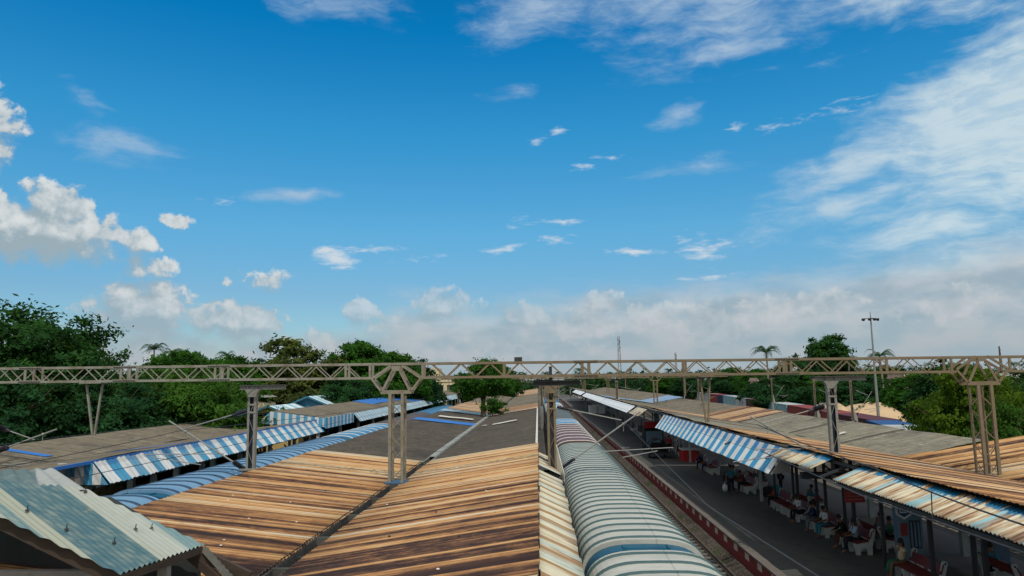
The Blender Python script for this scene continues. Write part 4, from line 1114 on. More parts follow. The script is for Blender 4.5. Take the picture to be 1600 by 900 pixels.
def coach(label, xc, y0, y1, roof, body, rib, top=4.28, roof2=None, ysplit=None, endcap='endblue', group=None, ribgap=.74, ribw=.085):
    T = thing('passenger_coach', label, 'train coach', (xc, y0, -.17), group=group)
    L = y1 - y0; top += .17; prof = roof_profile(top)
    b = MB(); b.bx(-1.45, 1.45, .02, L - .02, 1.15, top - .979); b.build('body', M[body], T)
    def rf(a, c, mt, lab=None):
        m = MB(); n = 8
        o = len(prof)
        for i in range(n + 1): m.v += [(x, a + (c - a) * i / n, z) for x, z in prof]
        for i in range(n):
            for k in range(o - 1): m.f.append((i * o + k, i * o + k + 1, (i + 1) * o + k + 1, (i + 1) * o + k))
        m.f.append(tuple(range(o))); m.f.append(tuple(n * o + k for k in reversed(range(o))))
        m.build('roof', M[mt], T, smooth=False, label=lab)
    e = .6
    if roof2: rf(e, ysplit - y0, roof); rf(ysplit - y0, L - .05, roof2, 'repainted length of roof')
    else: rf(e, L - .05, roof)
    # lowered end over the vestibule, with its two little brackets
    m = MB(); pr = [(x * .97, z - .1) for x, z in prof]; o = len(pr)
    for yy in (.03, e): m.v += [(x, yy, z) for x, z in pr]
    for k in range(o - 1): m.f.append((k, k + 1, o + k + 1, o + k))
    m.f.append(tuple(range(o)))
    m.build('vestibule_roof', M[endcap], T)
    m = MB()
    for s_ in (-.5, .5): m.bx(s_ - .025, s_ + .025, .1, .45, top - .16, top - .078)
    m.bx(-.46, .46, .16, .42, top - .115, top - .094); m.build('roof_hatch', M[endcap], T)
    n = max(2, int((L - e - .6) / ribgap)); gap = (L - e - .6) / n
    for i in range(n + 1):
        r = MB(); y = e + .25 + i * gap; pr2 = [(x * 1.012, z + .028) for x, z in prof[1:-1]]; o2 = len(pr2); base = len(r.v)
        for yy in (y - ribw, y - ribw * .6, y + ribw * .6, y + ribw):
            lift = 0 if abs(yy - y) > ribw * .9 else .0
            dz = -.05 if abs(yy - y) > ribw * .9 else 0
            r.v += [(x, yy, z + dz) for x, z in pr2]
        for q in range(3):
            for k in range(o2 - 1): r.f.append((base + q * o2 + k, base + q * o2 + k + 1, base + (q + 1) * o2 + k + 1, base + (q + 1) * o2 + k))
        r.build('roof_rib', M[rib], T)
    for s_ in (-1, 1):
        w = MB()
        for i in range(10):
            yy = 2.4 + i * (L - 5) / 10; w.bx(s_ * 1.45 - .012, s_ * 1.45 + .012, yy, yy + 1.3, 2.1, 2.95)
        w.build('window_row', M['glass'], T)
        g_ = MB(); g_.bx(s_ * 1.45 - .02, s_ * 1.45 + .04, .65, L - .05, top - 1.0, top - .955); g_.build('rain_gutter', M[endcap], T)
    for yy in (L * .17, L * .83):
        u = MB(); u.bx(-1.2, 1.2, yy - 1.6, yy + 1.6, .55, .95)
        for d in (-1.3, 1.3):
            for s_ in (-.84, .84): u.prism([(yy + d + .46 * math.cos(t * math.pi / 8), .61 + .46 * math.sin(t * math.pi / 8)) for t in range(16)], s_ - .06, s_ + .06, 'X')
        u.build('bogie', M['under'], T)
    u = MB(); u.bx(-1.4, 1.4, 1, L - 1, .85, 1.149); u.bx(-.5, .5, L - .03, L + .5, 1.1, top - .6); u.build('underframe', M['under'], T)
    return T


GR = 'coaches of the train on the right of the middle canopy'
coach('nearest coach of the cream-roofed train, only its far end in view', 2.38, -7, 16.35, 'roof_cream', 'body_blue', 'rib_dark', group=GR)
coach('cream coach with ribbed roof and bright blue band at its near end', 2.38, 16.75, 43.3, 'roof_cream', 'body_blue', 'rib_dark', group=GR)
coach('dark maroon-roofed coach coupled beyond the cream one, far part painted blue', 2.38, 43.7, 69, 'roof_maroon', 'body_maroon', 'rib_pale', roof2='roof_blue', ysplit=61.5, endcap='body_maroon', group=GR, ribgap=2.2)
coach('sooty grey coach beyond the maroon one', 2.38, 69.4, 93, 'roof_grey', 'body_blue', 'rib_dark', group=GR, ribgap=2)
coach('faded teal coach far down the right train', 2.38, 93.4, 117, 'roof_lightblue', 'body_blue', 'rib_pale', group=GR, ribgap=2)
coach('last blue coach at the far end of the right train', 2.38, 117.4, 142, 'roof_blue', 'body_blue', 'rib_navy', group=GR, ribgap=2.5)
GL = 'coaches of the blue train behind the rusty canopy'
coach('near pale blue coach with navy roof ribs, emerging from behind the rusted canopy', -13.8, 4, 24.2, 'roof_lightblue', 'body_blue', 'rib_navy', 4.4, endcap='endblue', group=GL, ribgap=.9, ribw=.1)
coach('pale blue ribbed coach running behind the left lattice mast', -13.8, 24.6, 48, 'roof_lightblue', 'body_blue', 'rib_navy', 4.4, endcap='endblue', group=GL, ribgap=.9, ribw=.12)
coach('deep blue coach beneath the striped boards of the far left canopy', -13.8, 48.4, 63, 'roof_blue', 'body_blue', 'rib_pale', 4.4, group=GL, ribgap=1.8, ribw=.1)
coach('maroon-roofed coach of the left train, past the tall gantry legs', -13.8, 63.4, 84, 'roof_maroon', 'body_maroon', 'rib_dark', 4.4, endcap='body_maroon', group=GL, ribgap=1.5)
coach('blue coach furthest along the left train', -13.8, 84.4, 108, 'roof_blue', 'body_blue', 'rib_navy', 4.4, group=GL, ribgap=2)

# ---- container train curving away on the far right
path_pts = [(27.2, 52.0), (28.6, 57.7), (32.0, 71.0), (36.3, 102), (41, 147), (44.2, 195), (53, 310)]
def on_path(s_):
    for (a, c) in zip(path_pts, path_pts[1:]):
        a, c = Vector(a), Vector(c); L = (c - a).length
        if s_ <= L: return a + (c - a) * (s_ / L), math.atan2(-(c - a).x, (c - a).y)
        s_ -= L
    return Vector(path_pts[-1]), 0
cols = {'pale blue-grey': (.22, .36, .40), 'strong blue': (.015, .07, .21), 'dark maroon': (.085, .016, .018), 'rust red': (.22, .035, .022), 'light grey': (.38, .4, .4), 'navy': (.02, .04, .10)}
for k, c in cols.items(): M['cont_' + k] = worn('container_' + k.replace(' ', '_'), c, tuple(q * .6 for q in c), .9, .55, .5, .2)


def container(label, L, mt, roofmat=None):
    T = thing('shipping_container', label, 'container', group='containers on the curving freight train')
    m = MB(); H, W = 2.6, 1.22
    n = int(L / .28)
    for s_ in (-1, 1):
        def wall(u, v, s_=s_):
            y = -L / 2 + L * u; q = (y / .28) % 1
            d = .035 if q < .4 else (-.0 if q > .5 and q < .9 else .018)
            return (s_ * (W - d), y, .02 + (H - .05) * v)
        m.grid(wall, n * 6, 1)
    m.grid(lambda u, v: (-W + 2 * W * v, -L / 2 + .03, H * u * .99), 2, 2); m.grid(lambda u, v: (-W + 2 * W * v, L / 2 - .03, H * u * .99), 2, 2)
    m.bx(-W + .05, W - .05, -L / 2 + .03, L / 2 - .03, .02, .1)
    m.build('walls', M[mt], T)
    f = MB()
    for s_ in (-1, 1):
        f.bx(s_ * W - .06, s_ * W + .06, -L / 2, L / 2, H - .09, H + .0); f.bx(s_ * W - .06, s_ * W + .06, -L / 2, L / 2, -.06, .06)
        for e in (-L / 2, L / 2): f.bx(s_ * W - .07, s_ * W + .07, e - .07, e + .07, .06, H - .09)
    f.build('frame', M[mt], T)
    r = MB(); r.grid(lambda u, v: (-W + .06 + (2 * W - .12) * v, -L / 2 + L * u, H - .03 + .012 * math.sin(u * L * 18)), int(L * 14), 1); r.build('roof', M[roofmat or mt], T, solid=.01)
    d = MB(); d.bx(-W + .1, -.02, -L / 2 - .02, -L / 2 + .02, .1, H - .12); d.bx(.02, W - .1, -L / 2 - .02, -L / 2 + .02, .1, H - .12)
    for q in (-.8, -.4, .4, .8): d.tube((q, -L / 2 - .05, .1), (q, -L / 2 - .05, H - .1), .02)
    d.build('doors', M[mt], T)
    return T


M['container_mark'] = flat('white_stencil', (.6, .6, .58), .6)
seq = [('pale blue-grey', 6.06, 'pale blue-grey container with its open near end beside the bright tree'), ('strong blue', 6.06, 'strong blue container, second from the bright tree'), ('dark maroon', 12.19, 'long dark maroon container next to the strong blue one'),
       ('rust red', 6.06, 'rust red container right of the pale lattice mast top'), ('dark maroon', 6.06, 'short maroon container seen behind the pale lattice mast'), ('rust red', 12.19, 'bright red container left of the pale lattice mast'), ('pale blue-grey', 6.06, 'pale container touching the bright red one'), ('pale blue-grey', 6.06, 'grey-blue container with a light roof, two places beyond the bright red one'),
       ('strong blue', 6.06, 'small blue container in the middle of the freight train'), ('rust red', 6.06, 'small red container behind the grey outer wing'), ('dark maroon', 6.06, 'maroon container half hidden by the V-shaped drop arm'), ('light grey', 12.19, 'long light grey container past the V-shaped drop arm'), ('pale blue-grey', 12.19, 'long pale container near the second gantry'),
       ('navy', 6.06, 'navy container beyond the red-brown roof bay'), ('rust red', 12.19, 'far red container above the red-brown roof bay'), ('light grey', 12.19, 'light grey container near the bend'), ('light grey', 12.19, 'another light grey container just after the bend'), ('rust red', 12.19, 'tiny red container far around the bend'), ('navy', 12.19, 'furthest container, dark blue, near the horizon')]
s_ = 2.9; protos = {}
for i, (col, L, lab) in enumerate(seq):
    p, rz = on_path(s_ + L / 2)
    key = (col, L)
    if key not in protos:
        c = container(lab, L, 'cont_' + col, 'cont_light grey' if col in ('pale blue-grey', 'light grey') else None); protos[key] = c
        for ch in kids(c): CH.setdefault(c.name, []).append(ch)
    else: c = copy_tree(protos[key])
    c.location = (p.x, p.y, 1.28); c.rotation_euler = (0, 0, rz); c['label'] = lab
    if i % 2 == 0 or L > 7:
        m = MB(); ln = 12.6 if L < 7 else 12.3
    s_ += L + .35
wag = thing('flat_wagon', 'low flat wagon at the near end of the container train', 'wagon', (0, 0, 0), 'flat wagons under the containers')
m = MB(); m.bx(-1.1, 1.1, -6.2, 6.2, .95, 1.2); m.build('deck', M['under'], wag)
for d in (-4.4, 4.4):
    m = MB()
    for q in (-.9, .9):
        for x in (-.84, .84): m.prism([(d + q + .42 * math.cos(t * math.pi / 7), .45 + .42 * math.sin(t * math.pi / 7)) for t in range(14)], x - .06, x + .06, 'X')
    m.bx(-1, 1, d - 1.3, d + 1.3, .4, .8); m.build('bogie', M['under'], wag)
CH[wag.name] = kids(wag)
for i in range(14):
    p, rz = on_path(9 + i * 12.9)
    c = wag if i == 0 else copy_tree(wag)
    c.location = (p.x, p.y, 0); c.rotation_euler = (0, 0, rz)
    if i: c['label'] = 'flat wagon number ' + ('two three four five six seven eight nine ten eleven twelve thirteen fourteen'.split()[i - 1]) + ' from the near end of the container train'
for (x, y, col, L, lab, z, rz) in ((34.6, 58.5, 'dark maroon', 6.06, 'maroon container with white marks, standing behind the right gantry legs', 1.28, -.1), (33.6, 50.5, 'pale blue-grey', 6.06, 'teal-grey container at the right edge behind the rusted wing', 1.0, -.1)):
    c = copy_tree(protos[(col, L)]); c.location = (x, y, z); c.rotation_euler = (0, 0, rz); c['label'] = lab; c['group'] = 'containers parked in the yard'
    b_ = MB(); b_.bx(-1.2, 1.2, -3.2, 3.2, -z - .1, -.06); bo = b_.build('plinth', M['under'], c)
    if z > 1.1:
        q = MB(); q.bx(-1.27, -1.255, -2.6, -1.7, 1.1, 1.35); q.bx(-1.27, -1.255, -.6, .9, 1.15, 1.3); q.bx(-1.27, -1.255, -.4, .6, .85, .98); q.build('stencil', M['container_mark'], c)
# sand heaps behind the containers
M['sand'] = worn('pale_sand', (.5, .36, .22), (.4, .28, .17), .6, 1, .5, bumpy=.4)
for (x, y, rx, ry, h, lab) in ((41.5, 93, 6.5, 10, 4.35, 'pale sand heap behind the maroon container, right of the tall lamp mast'), (37.0, 92, 2.6, 6, 4.6, 'smaller sand heap just right of the pale lattice mast')):
    m = MB(); m.grid(lambda u, v: (x + rx * v * math.cos(u * 2 * math.pi) * (1 + .12 * mnoise.noise((math.cos(u * 6.28) * 2, math.sin(u * 6.28) * 2, x))), y + ry * v * math.sin(u * 2 * math.pi), -.3 + (h + .3) * (1 - v ** 2.3) * (1 + .12 * mnoise.noise((v * 3, math.cos(u * 6.28), y)))), 28, 10)
    tag(m.build('sand_heap', M['sand'], smooth=True), lab, 'sand heap')

# ---------------------------------------------------------------- trees
def leaf_cloud(mb, rg, blobs, nclump, per, size, flatz=.55, spread=.9, droop=0.):
    """leaves gathered in clumps near the surface of a few overlapping volumes"""
    tot = sum(r[3] * r[4] + r[3] * r[5] for r in blobs)
    for (cx, cy, cz, rx, ry, rz) in blobs:
        k = max(4, int(nclump * (rx * ry + rx * rz) / tot))
        for _ in range(k):
            while True:
                d = Vector((rg.gauss(0, 1), rg.gauss(0, 1), rg.gauss(0, 1)))
                if d.length > .1: break
            d.normalize(); rad = rg.uniform(.45, 1.02) ** .6
            if d.z < -.35: rad *= .8
            w = 1 + .22 * mnoise.noise(d * 2.3 + Vector((cx, cy, cz)))
            c = Vector((cx + d.x * rx * rad * w, cy + d.y * ry * rad * w, cz + d.z * rz * rad * w))
            cr = spread * rg.uniform(.55, 1.25); nrm0 = (d + Vector((0, 0, .55))).normalized()
            for _ in range(int(per * rg.uniform(.6, 1.4))):
                o = Vector((rg.gauss(0, .5), rg.gauss(0, .5), rg.gauss(0, .5) * flatz)) * cr
                p = c + o; p.z -= droop * (o.x * o.x + o.y * o.y)
                n = (nrm0 + Vector((rg.gauss(0, .55), rg.gauss(0, .55), rg.gauss(0, .55)))).normalized()
                t = n.cross(Vector((rg.gauss(0, 1), rg.gauss(0, 1), rg.gauss(0, 1)))).normalized(); bt = n.cross(t)
                s_ = size * rg.uniform(.6, 1.35); q = len(mb.v)
                mb.v += [tuple(p - t * s_), tuple(p + bt * s_ * .45 - t * s_ * .1), tuple(p + t * s_), tuple(p - bt * s_ * .45 + t * s_ * .1)]
                mb.f.append((q, q + 1, q + 2, q + 3))


def limbs(mb, rg, base, top, r0, blobs, n=7, lean=0):
    base = Vector(base); top = Vector(top); pts = []
    for i in range(6):
        t = i / 5; pts.append(base.lerp(top, t) + Vector((rg.uniform(-.12, .12), rg.uniform(-.12, .12), 0)) * (top.z - base.z) * .12 * (0 < i))
    mb.path(pts, r0, 8, r0 * .45)
    for k in range(n):
        b_ = blobs[k % len(blobs)]; st = base.lerp(top, rg.uniform(.45, .95))
        e = Vector((b_[0] + rg.uniform(-.6, .6) * b_[3], b_[1] + rg.uniform(-.6, .6) * b_[4], b_[2] + rg.uniform(-.3, .6) * b_[5]))
        m_ = st.lerp(e, .5) + Vector((0, 0, rg.uniform(-.1, .3))) * (e - st).length * .3
        mb.path([st, m_, e], r0 * .42, 6, r0 * .08)
        for _ in range(2):
            e2 = e + Vector((rg.uniform(-1, 1), rg.uniform(-1, 1), rg.uniform(-.2, 1))) * b_[3] * .35
            mb.path([m_.lerp(e, .4), e2], r0 * .16, 5, r0 * .04)


TREES = {}
def tree_kind(kind, blobs, leaf, nclump, per, size, r0, htrunk, bark='bark', seed=1, **kw):
    rg = random.Random(seed)
    c = MB(); leaf_cloud(c, rg, blobs, nclump, per, size, **kw)
    t = MB(); limbs(t, rg, (0, 0, 0), (blobs[0][0] * .5, blobs[0][1] * .5, htrunk), r0, blobs)
    TREES[kind] = (c.mesh('crown', M[leaf]), t.mesh('trunk', M[bark]))


def tree(kind, label, loc, s=1., rz=0., name='leafy_tree', group='trees around the station', cat='tree', sz=None):
    T = thing(name, label, cat, loc, group, rz); T.scale = (s, s, sz or s)
    for nm, me in zip(('crown', 'trunk'), TREES[kind]):
        o = bpy.data.objects.new(nm, me); COL.objects.link(o); o.parent = T
    return T


tree_kind('huge', [(0, 0, 8.6, 6.5, 6, 4.6), (-5, 1, 7.5, 5, 5, 4), (5.2, -1, 7.2, 4.4, 5, 3.8), (2, -2, 4.6, 6, 5, 3.4), (-4, -2, 4.2, 5, 5, 3.2), (3.2, 0, 10.6, 3.6, 3.4, 2.5)], 'leafdark', 520, 120, .19, .55, 7, seed=5, spread=.95)
tree_kind('round', [(0, 0, 6.5, 4.2, 4, 3.3), (-2.4, .5, 5, 3, 3, 2.6), (2.6, -.5, 5.2, 3, 3, 2.6), (.6, -1, 8.4, 2.4, 2.4, 1.7)], 'leafmid', 300, 95, .2, .32, 5, seed=9, spread=.8)
tree_kind('bush', [(0, 0, 3.6, 4.2, 4, 3.2), (-3.2, .5, 2.8, 3, 3, 2.6), (3.4, -.5, 2.6, 3.2, 3, 2.5), (1, -2, 4.8, 2.6, 2.4, 1.9)], 'leafbush', 330, 90, .17, .25, 3, seed=13, spread=.75)
tree_kind('darkround', [(0, 0, 6.2, 4, 4, 3.4), (-2.4, .5, 4.6, 3.2, 3, 2.8), (2.8, -.5, 4.8, 3, 3, 2.6)], 'leafdeep', 280, 95, .2, .3, 5, seed=19, spread=.85)
tree_kind('open', [(0, 0, 7.2, 2.6, 2.5, 1.6), (-2.4, .5, 5.6, 2.2, 2, 1.3), (2.6, -.5, 6.2, 2.2, 2, 1.4), (.6, -1, 4.4, 2.4, 2.4, 1.3), (-1.2, 0, 8.8, 1.6, 1.6, .9)], 'leafpale', 170, 70, .2, .2, 7, 'palebark', seed=23, spread=.7)
tree_kind('dome', [(0, 0, 7.4, 4.2, 4, 4.0), (0, 0, 10, 2.9, 2.8, 2.6), (-2.8, 0, 5, 3.4, 3, 2.6), (3.2, 0, 5, 3.4, 3, 2.4)], 'leafdark', 300, 80, .26, .35, 6, seed=29, spread=.9)
tree_kind('airy', [(0, 0, 5.2, 3, 2.8, 1.5), (-2.2, .5, 3.9, 2.4, 2.2, 1.3), (2.6, -.4, 4.3, 2.4, 2.2, 1.3), (.4, -1, 2.5, 3.2, 2.6, 1.6), (-.8, .3, 6.3, 1.9, 1.8, 1.0), (3.4, -1, 2.2, 2.2, 2, 1.4)], 'leafbright', 210, 75, .17, .24, 4.6, seed=31, spread=.8, flatz=.4)
tree_kind('roofgrown', [(0, 0, 4.4, 2.3, 2.1, 1.9), (-1.5, .3, 3.6, 1.7, 1.6, 1.5), (1.7, -.2, 3.8, 1.6, 1.5, 1.4), (.4, 0, 5.6, 1.5, 1.4, 1.0)], 'leafmid', 190, 70, .14, .3, 3.2, seed=37, spread=.6)
tree_kind('shrub', [(0, 0, .8, 1.0, .9, .7), (.6, .2, .6, .8, .8, .6)], 'leafmid', 45, 50, .1, .05, .7, seed=41, spread=.35)

# left side
tree('huge', 'massive dark spreading tree filling the left edge above the brown canopy', (-40.0, 51, 0), 1.14, .3, sz=1.07)
tree('huge', 'second dark tree just behind the massive one, its crown ending in loose sprays', (-40.5, 60, 0), .85, 2.1, sz=.95)
tree('darkround', 'dark tree in shadow low at the left edge, under the massive crown', (-32, 43, 0), 1.0, 1.0, sz=.92)
tree('darkround', 'dark shaded tree behind the V-shaped arm on the left', (-28.0, 47, 0), .9, 2.2, sz=.88)
tree('bush', 'bright rounded tree right of the V-shaped arm, above the brown canopy', (-25.6, 52, 0), 1.15, .4, sz=1.22)
tree('bush', 'second bright bushy tree, next to the left lattice mast', (-27.3, 58, 0), 1.0, 2.4, sz=1.3)
tree('bush', 'low bright shrub tree behind the far end of the brown canopy', (-32, 61, 0), 1.2, 3.9, sz=1.35)
tree('round', 'mid green tree behind the bright bushes', (-36, 80, 0), 1.05, 1.2)
tree('round', 'mid green tree between the dark mass and the left mast', (-39, 78, 0), 1.15, 4.0)
tree('darkround', 'dark tree right behind the left lattice mast', (-34.5, 96, 0), 1.15, .8)
tree('open', 'pale thin-leaved tree with slanting bare trunks behind the blue gabled roofs', (-31, 93, 0), 1.6, .3, sz=1.42)
tree('open', 'second pale open tree, right of the slanting trunks', (-26.2, 96, 0), 1.2, 2.6)
tree('round', 'tall dense green tree left of the gantry tower', (-23.6, 97, 0), 1.44, 5.2, sz=1.34)
tree('round', 'dense green tree overlapping the tall one', (-20.8, 98, 0), 1.15, .9, sz=1.2)
tree('darkround', 'dark tree under the tall green one, behind the ridged canopy', (-23, 86, 0), 1.0, 1.9, sz=.9)
tree('darkround', 'dark tree behind the triangular bracket of the gantry tower', (-18.3, 104, 0), 1.0, 4.2, sz=1.16)
tree('darkround', 'shaded tree just left of the cream building', (-19.8, 112, 0), .9, .6, sz=.84)
tree('round', 'green tree right of the cream building, beyond the middle canopy', (-14.2, 150, 0), .95, .5)
tree('round', 'green tree behind the middle canopy tree', (-9.5, 165, 0), 1.2, 3.0)
tree('roofgrown', 'lone tree growing up through the middle canopy beside the gutter', (-6.1, 80, 3.4), 1.12, .7, sz=1.06)
tree('shrub', 'small leafy shrub sprouting beside the lone canopy tree', (-4.9, 77.5, 4.2), 1.25, .2, 'leafy_shrub', cat='shrub')
tree('round', 'green tree filling the gap behind the drop arm, under the palms', (-42.5, 84, 0), 1.2, 2.2)
tree('round', 'green tree under the lone palm, behind the bright bushes', (-38, 90, 0), 1.15, 4.4)
tree('darkround', 'dark green tree left of the pale thin-leaved one', (-37.6, 102, 0), 1.2, 1.4)
# right side
tree('dome', 'tall dark domed tree standing above the horizon right of the palm', (59.5, 150, 0), 1.28, .4)
tree('darkround', 'lower dark tree touching the left of the domed one', (52, 148, 0), 1.2, .2)
tree('airy', 'bright feathery tree left of the right gantry tower', (29.6, 50, 0), .9, .3, sz=1.16)
tree('airy', 'bright feathery tree behind the right gantry legs', (31.6, 54, 0), .92, 2.2, sz=1.1)
tree('airy', 'yellow-green tree overhanging the blue container', (36.4, 62, 0), .85, 4.0, sz=1.1)
tree('bush', 'low green bush below the feathery trees, at the end of the containers', (28.6, 46.0, 0), .55, 1.1, sz=.9)
tree('huge', 'large dark tree at the right edge behind the gantry tower', (46, 66, 0), .76, 1.2, sz=.66)
tree('bush', 'light green scrub below the large dark right-hand tree', (41, 60, 0), .9, 3.3, sz=.8)
tree('darkround', 'dark tree between the large right tree and the feathery ones', (40.5, 72, 0), 1.0, 5.0, sz=.93)
for i, (x, y, s_, k, lab) in enumerate([(47, 92, 1.0, 'round', 'green tree right of the tall lamp mast'), (43.5, 100, 1.05, 'darkround', 'dark tree directly behind the tall lamp mast'), (53, 88, 1.0, 'round', 'green tree in front of the pink houses on the right'),
        (40.2, 120, 1.05, 'darkround', 'dark tree behind the sand heaps'), (46, 128, 1.1, 'round', 'green tree under the domed tree'), (44.5, 142, 1.0, 'darkround', 'dark tree behind the red container'), (50.5, 170, 1.2, 'round', 'broad tree left of the grey house'),
        (47.8, 185, 1.2, 'darkround', 'dark tree in the row beyond the bend'), (54, 200, 1.3, 'round', 'green tree in the row beyond the bend'), (42, 205, 1.1, 'darkround', 'dark tree left of the white awning line'), (37.5, 215, 1.1, 'round', 'small bright tree above the white awnings'),
        (24.5, 190, .8, 'bush', 'low bright bush beside the far platform end'), (31, 232, 1.2, 'darkround', 'dark tree above the far container roofs'), (20, 250, 1.1, 'round', 'far green tree over the end of the tracks'), (64, 128, 1.1, 'darkround', 'dark tree between the pink houses and the right tower'), (70, 150, 1.2, 'round', 'green tree far right behind the bracket of the tower')]):
    tree(k, lab, (x, y, 0), s_, i * 1.3, sz=s_ * .8)


# palms
def palm_mesh(seed, h, nf=17, L=2.6):
    rg = random.Random(seed)
    t = MB(); pts = [(.25 * math.sin(i * .5) * i / 5, .1 * i / 5, h * i / 6) for i in range(7)]
    t.path(pts, .17, 7, .1)
    top = Vector(pts[-1]); f = MB()
    for k in range(nf):
        a = k * 2.399 + rg.uniform(-.2, .2); up = rg.uniform(.25, 1.5); l = L * rg.uniform(.8, 1.15)
        prev = None; n = 9
        dirh = Vector((math.cos(a), math.sin(a), 0)); side = Vector((-dirh.y, dirh.x, 0))
        for i in range(n + 1):
            s_ = i / n
            p = top + dirh * l * s_ * (1 - .18 * s_) + Vector((0, 0, l * (up * s_ - (.55 + .55 * up) * s_ * s_)))
            if prev is not None:
                wd = .34 * l / 2.6 * math.sin(math.pi * min(1, .12 + s_ * .86)) + .02
                for sg in (-1, 1):
                    for q in (.15, .6):
                        b0 = prev.lerp(p, q); e = b0 + side * sg * wd * 1.3 + (p - prev) * .9 + Vector((0, 0, -wd * .65))
                        b1 = prev.lerp(p, q + .36)
                        o = len(f.v); f.v += [tuple(b0), tuple(e), tuple(b1)]; f.f.append((o, o + 1, o + 2))
            prev = p
    return f.mesh('crown', M['palm']), t.mesh('trunk', M['palebark'])


for k, (sd, h) in {'palmA': (3, 11), 'palmB': (8, 9.5), 'palmC': (14, 10.5)}.items(): TREES[k] = palm_mesh(sd, h)
def palm(kind, label, x, y, ztop, s=1.0, rz=0.):
    h = {'palmA': 11, 'palmB': 9.5, 'palmC': 10.5}[kind] * s
    tree(kind, label, (x, y, ztop - h - .3 * s), s, rz, 'palm_tree', 'palms on the skyline', 'palm tree')
palm('palmA', 'tall palm standing clear of the horizon left of the domed tree', 41.6, 132, 12.6, 1.35, 1.0)
palm('palmB', 'drooping palm between the tall palm and the domed tree', 47.2, 136, 10.6, 1.2, 2.0)
palm('palmC', 'palm head just behind the tall lamp mast', 50.5, 108, 11.0, 1.1, .4)
palm('palmB', 'short palm left of the tall lamp mast', 46.8, 110, 10.4, .9, 3.0)
palm('palmA', 'feathery palm immediately right of the massive left tree', -50, 92, 12.9, .9, .2)
palm('palmB', 'second palm right of the massive left tree', -47.4, 92, 12.4, .75, 1.2)
palm('palmC', 'third palm right of the massive left tree', -45.2, 95, 11.6, .7, 2.2)
palm('palmA', 'low palm at the end of the left row', -43.6, 94, 10.9, .8, 3.2)
palm('palmB', 'palm standing alone above the long left part of the gantry', -41.2, 94, 12.0, .72, 4.2)
palm('palmA', 'dark palm just left of the pale open trees', -34.6, 102, 12.0, .75, 5.0)
palm('palmC', 'lower dark palm beside the one left of the pale open trees', -37.2, 100, 10.6, .9, .5)
for i, (px, dy) in enumerate([(905, 260), (872, 330), (968, 330), (1042, 340), (1118, 330), (1434, 300), (1503, 260), (1562, 240), (1582, 230), (1345, 260), (818, 330), (850, 350)]):
    x = (px - 840) / 1120 * dy
    place = ['above the splice plates of the gantry', 'tiny, left of the splice plates', 'beneath the thin radio tower', 'right of the radio tower', 'left of the tall palm', 'left of the right gantry tower', 'above the apex of the right gantry tower', 'second from the right edge', 'closest to the right edge', 'a little left of the tall lamp mast, far off', 'over the far end of the middle canopy', 'behind the top post of the middle mast'][i]
    palm(('palmA', 'palmB', 'palmC')[i % 3], 'far palm ' + place, x, dy, 8 + [14, 10, 9, 11, 9, 14, 9, 13, 13, 12, 9, 10][i] / 1120 * dy, 1.25, i * 1.1)

# the far wood along the horizon
def far_wood():
    rg = random.Random(77); c = MB()
    for i in range(430):
        dy = rg.uniform(210, 520); ang = rg.uniform(-.85, .85); x = dy * math.tan(ang) * .95
        if abs(x - 4) < 9 and dy < 400: continue
        h = 8 + rg.uniform(-3.6, 5.0) * dy / 420 + 2.2 * mnoise.noise((x * .02, dy * .01, 2))
        r = rg.uniform(4, 8)
        leaf_cloud(c, rg, [(x, dy, h * .55, r, r, h * .5)], 20, 20, .62, spread=1.7)
    return tag(c.build('distant_trees', M['leaffar']), 'hazy band of trees along the horizon', 'trees', kind='stuff')
far_wood()
def mid_scrub():
    rg = random.Random(5); c = MB()
    for (x0, x1, y0, y1, n, h) in ((-75, -28, 60, 150, 60, 4), (36, 95, 75, 190, 90, 4.2), (24, 29, 8, 50, 26, 1.0), (-60, -27, 30, 60, 24, 3), (44, 70, 40, 75, 22, 3)):
        for _ in range(n):
            x, y = rg.uniform(x0, x1), rg.uniform(y0, y1)
            if x > 30 and x - 27 < (y - 52) * .16 + 6: continue
            if -33 < x < -20 and 62 < y < 100: continue
            hh = h * rg.uniform(.6, 1.3); leaf_cloud(c, rg, [(x, y, hh * .5, hh * .9, hh * .9, hh * .55)], 16, 30, .3, spread=.8)
    return tag(c.build('undergrowth', M['leafdark']), 'dense undergrowth beside the railway', 'bushes', kind='stuff')
mid_scrub()

# ---------------------------------------------------------------- buildings, lamp mast, towers
M['creamwall'] = worn('cream_wall', (.60, .50, .33), (.42, .34, .22), .8, .85, .4)
M['pinkwall'] = worn('pink_wall', (.50, .34, .27), (.36, .24, .19), .8, .85, .4)
M['greywall'] = worn('grey_house_wall', (.42, .41, .38), (.25, .25, .22), .8, .85, .5)
M['yellowwall'] = worn('yellow_house_wall', (.46, .34, .14), (.3, .22, .1), .8, .85, .4)
M['stripe_roof'] = striped('striped_house_roof', (.60, .66, .68), (.20, .42, .52), 2.2, .5, .3, .03, .2)
M['shadeblue'] = worn('blue_boards', (.03, .14, .22), None, 2, .7, .4)


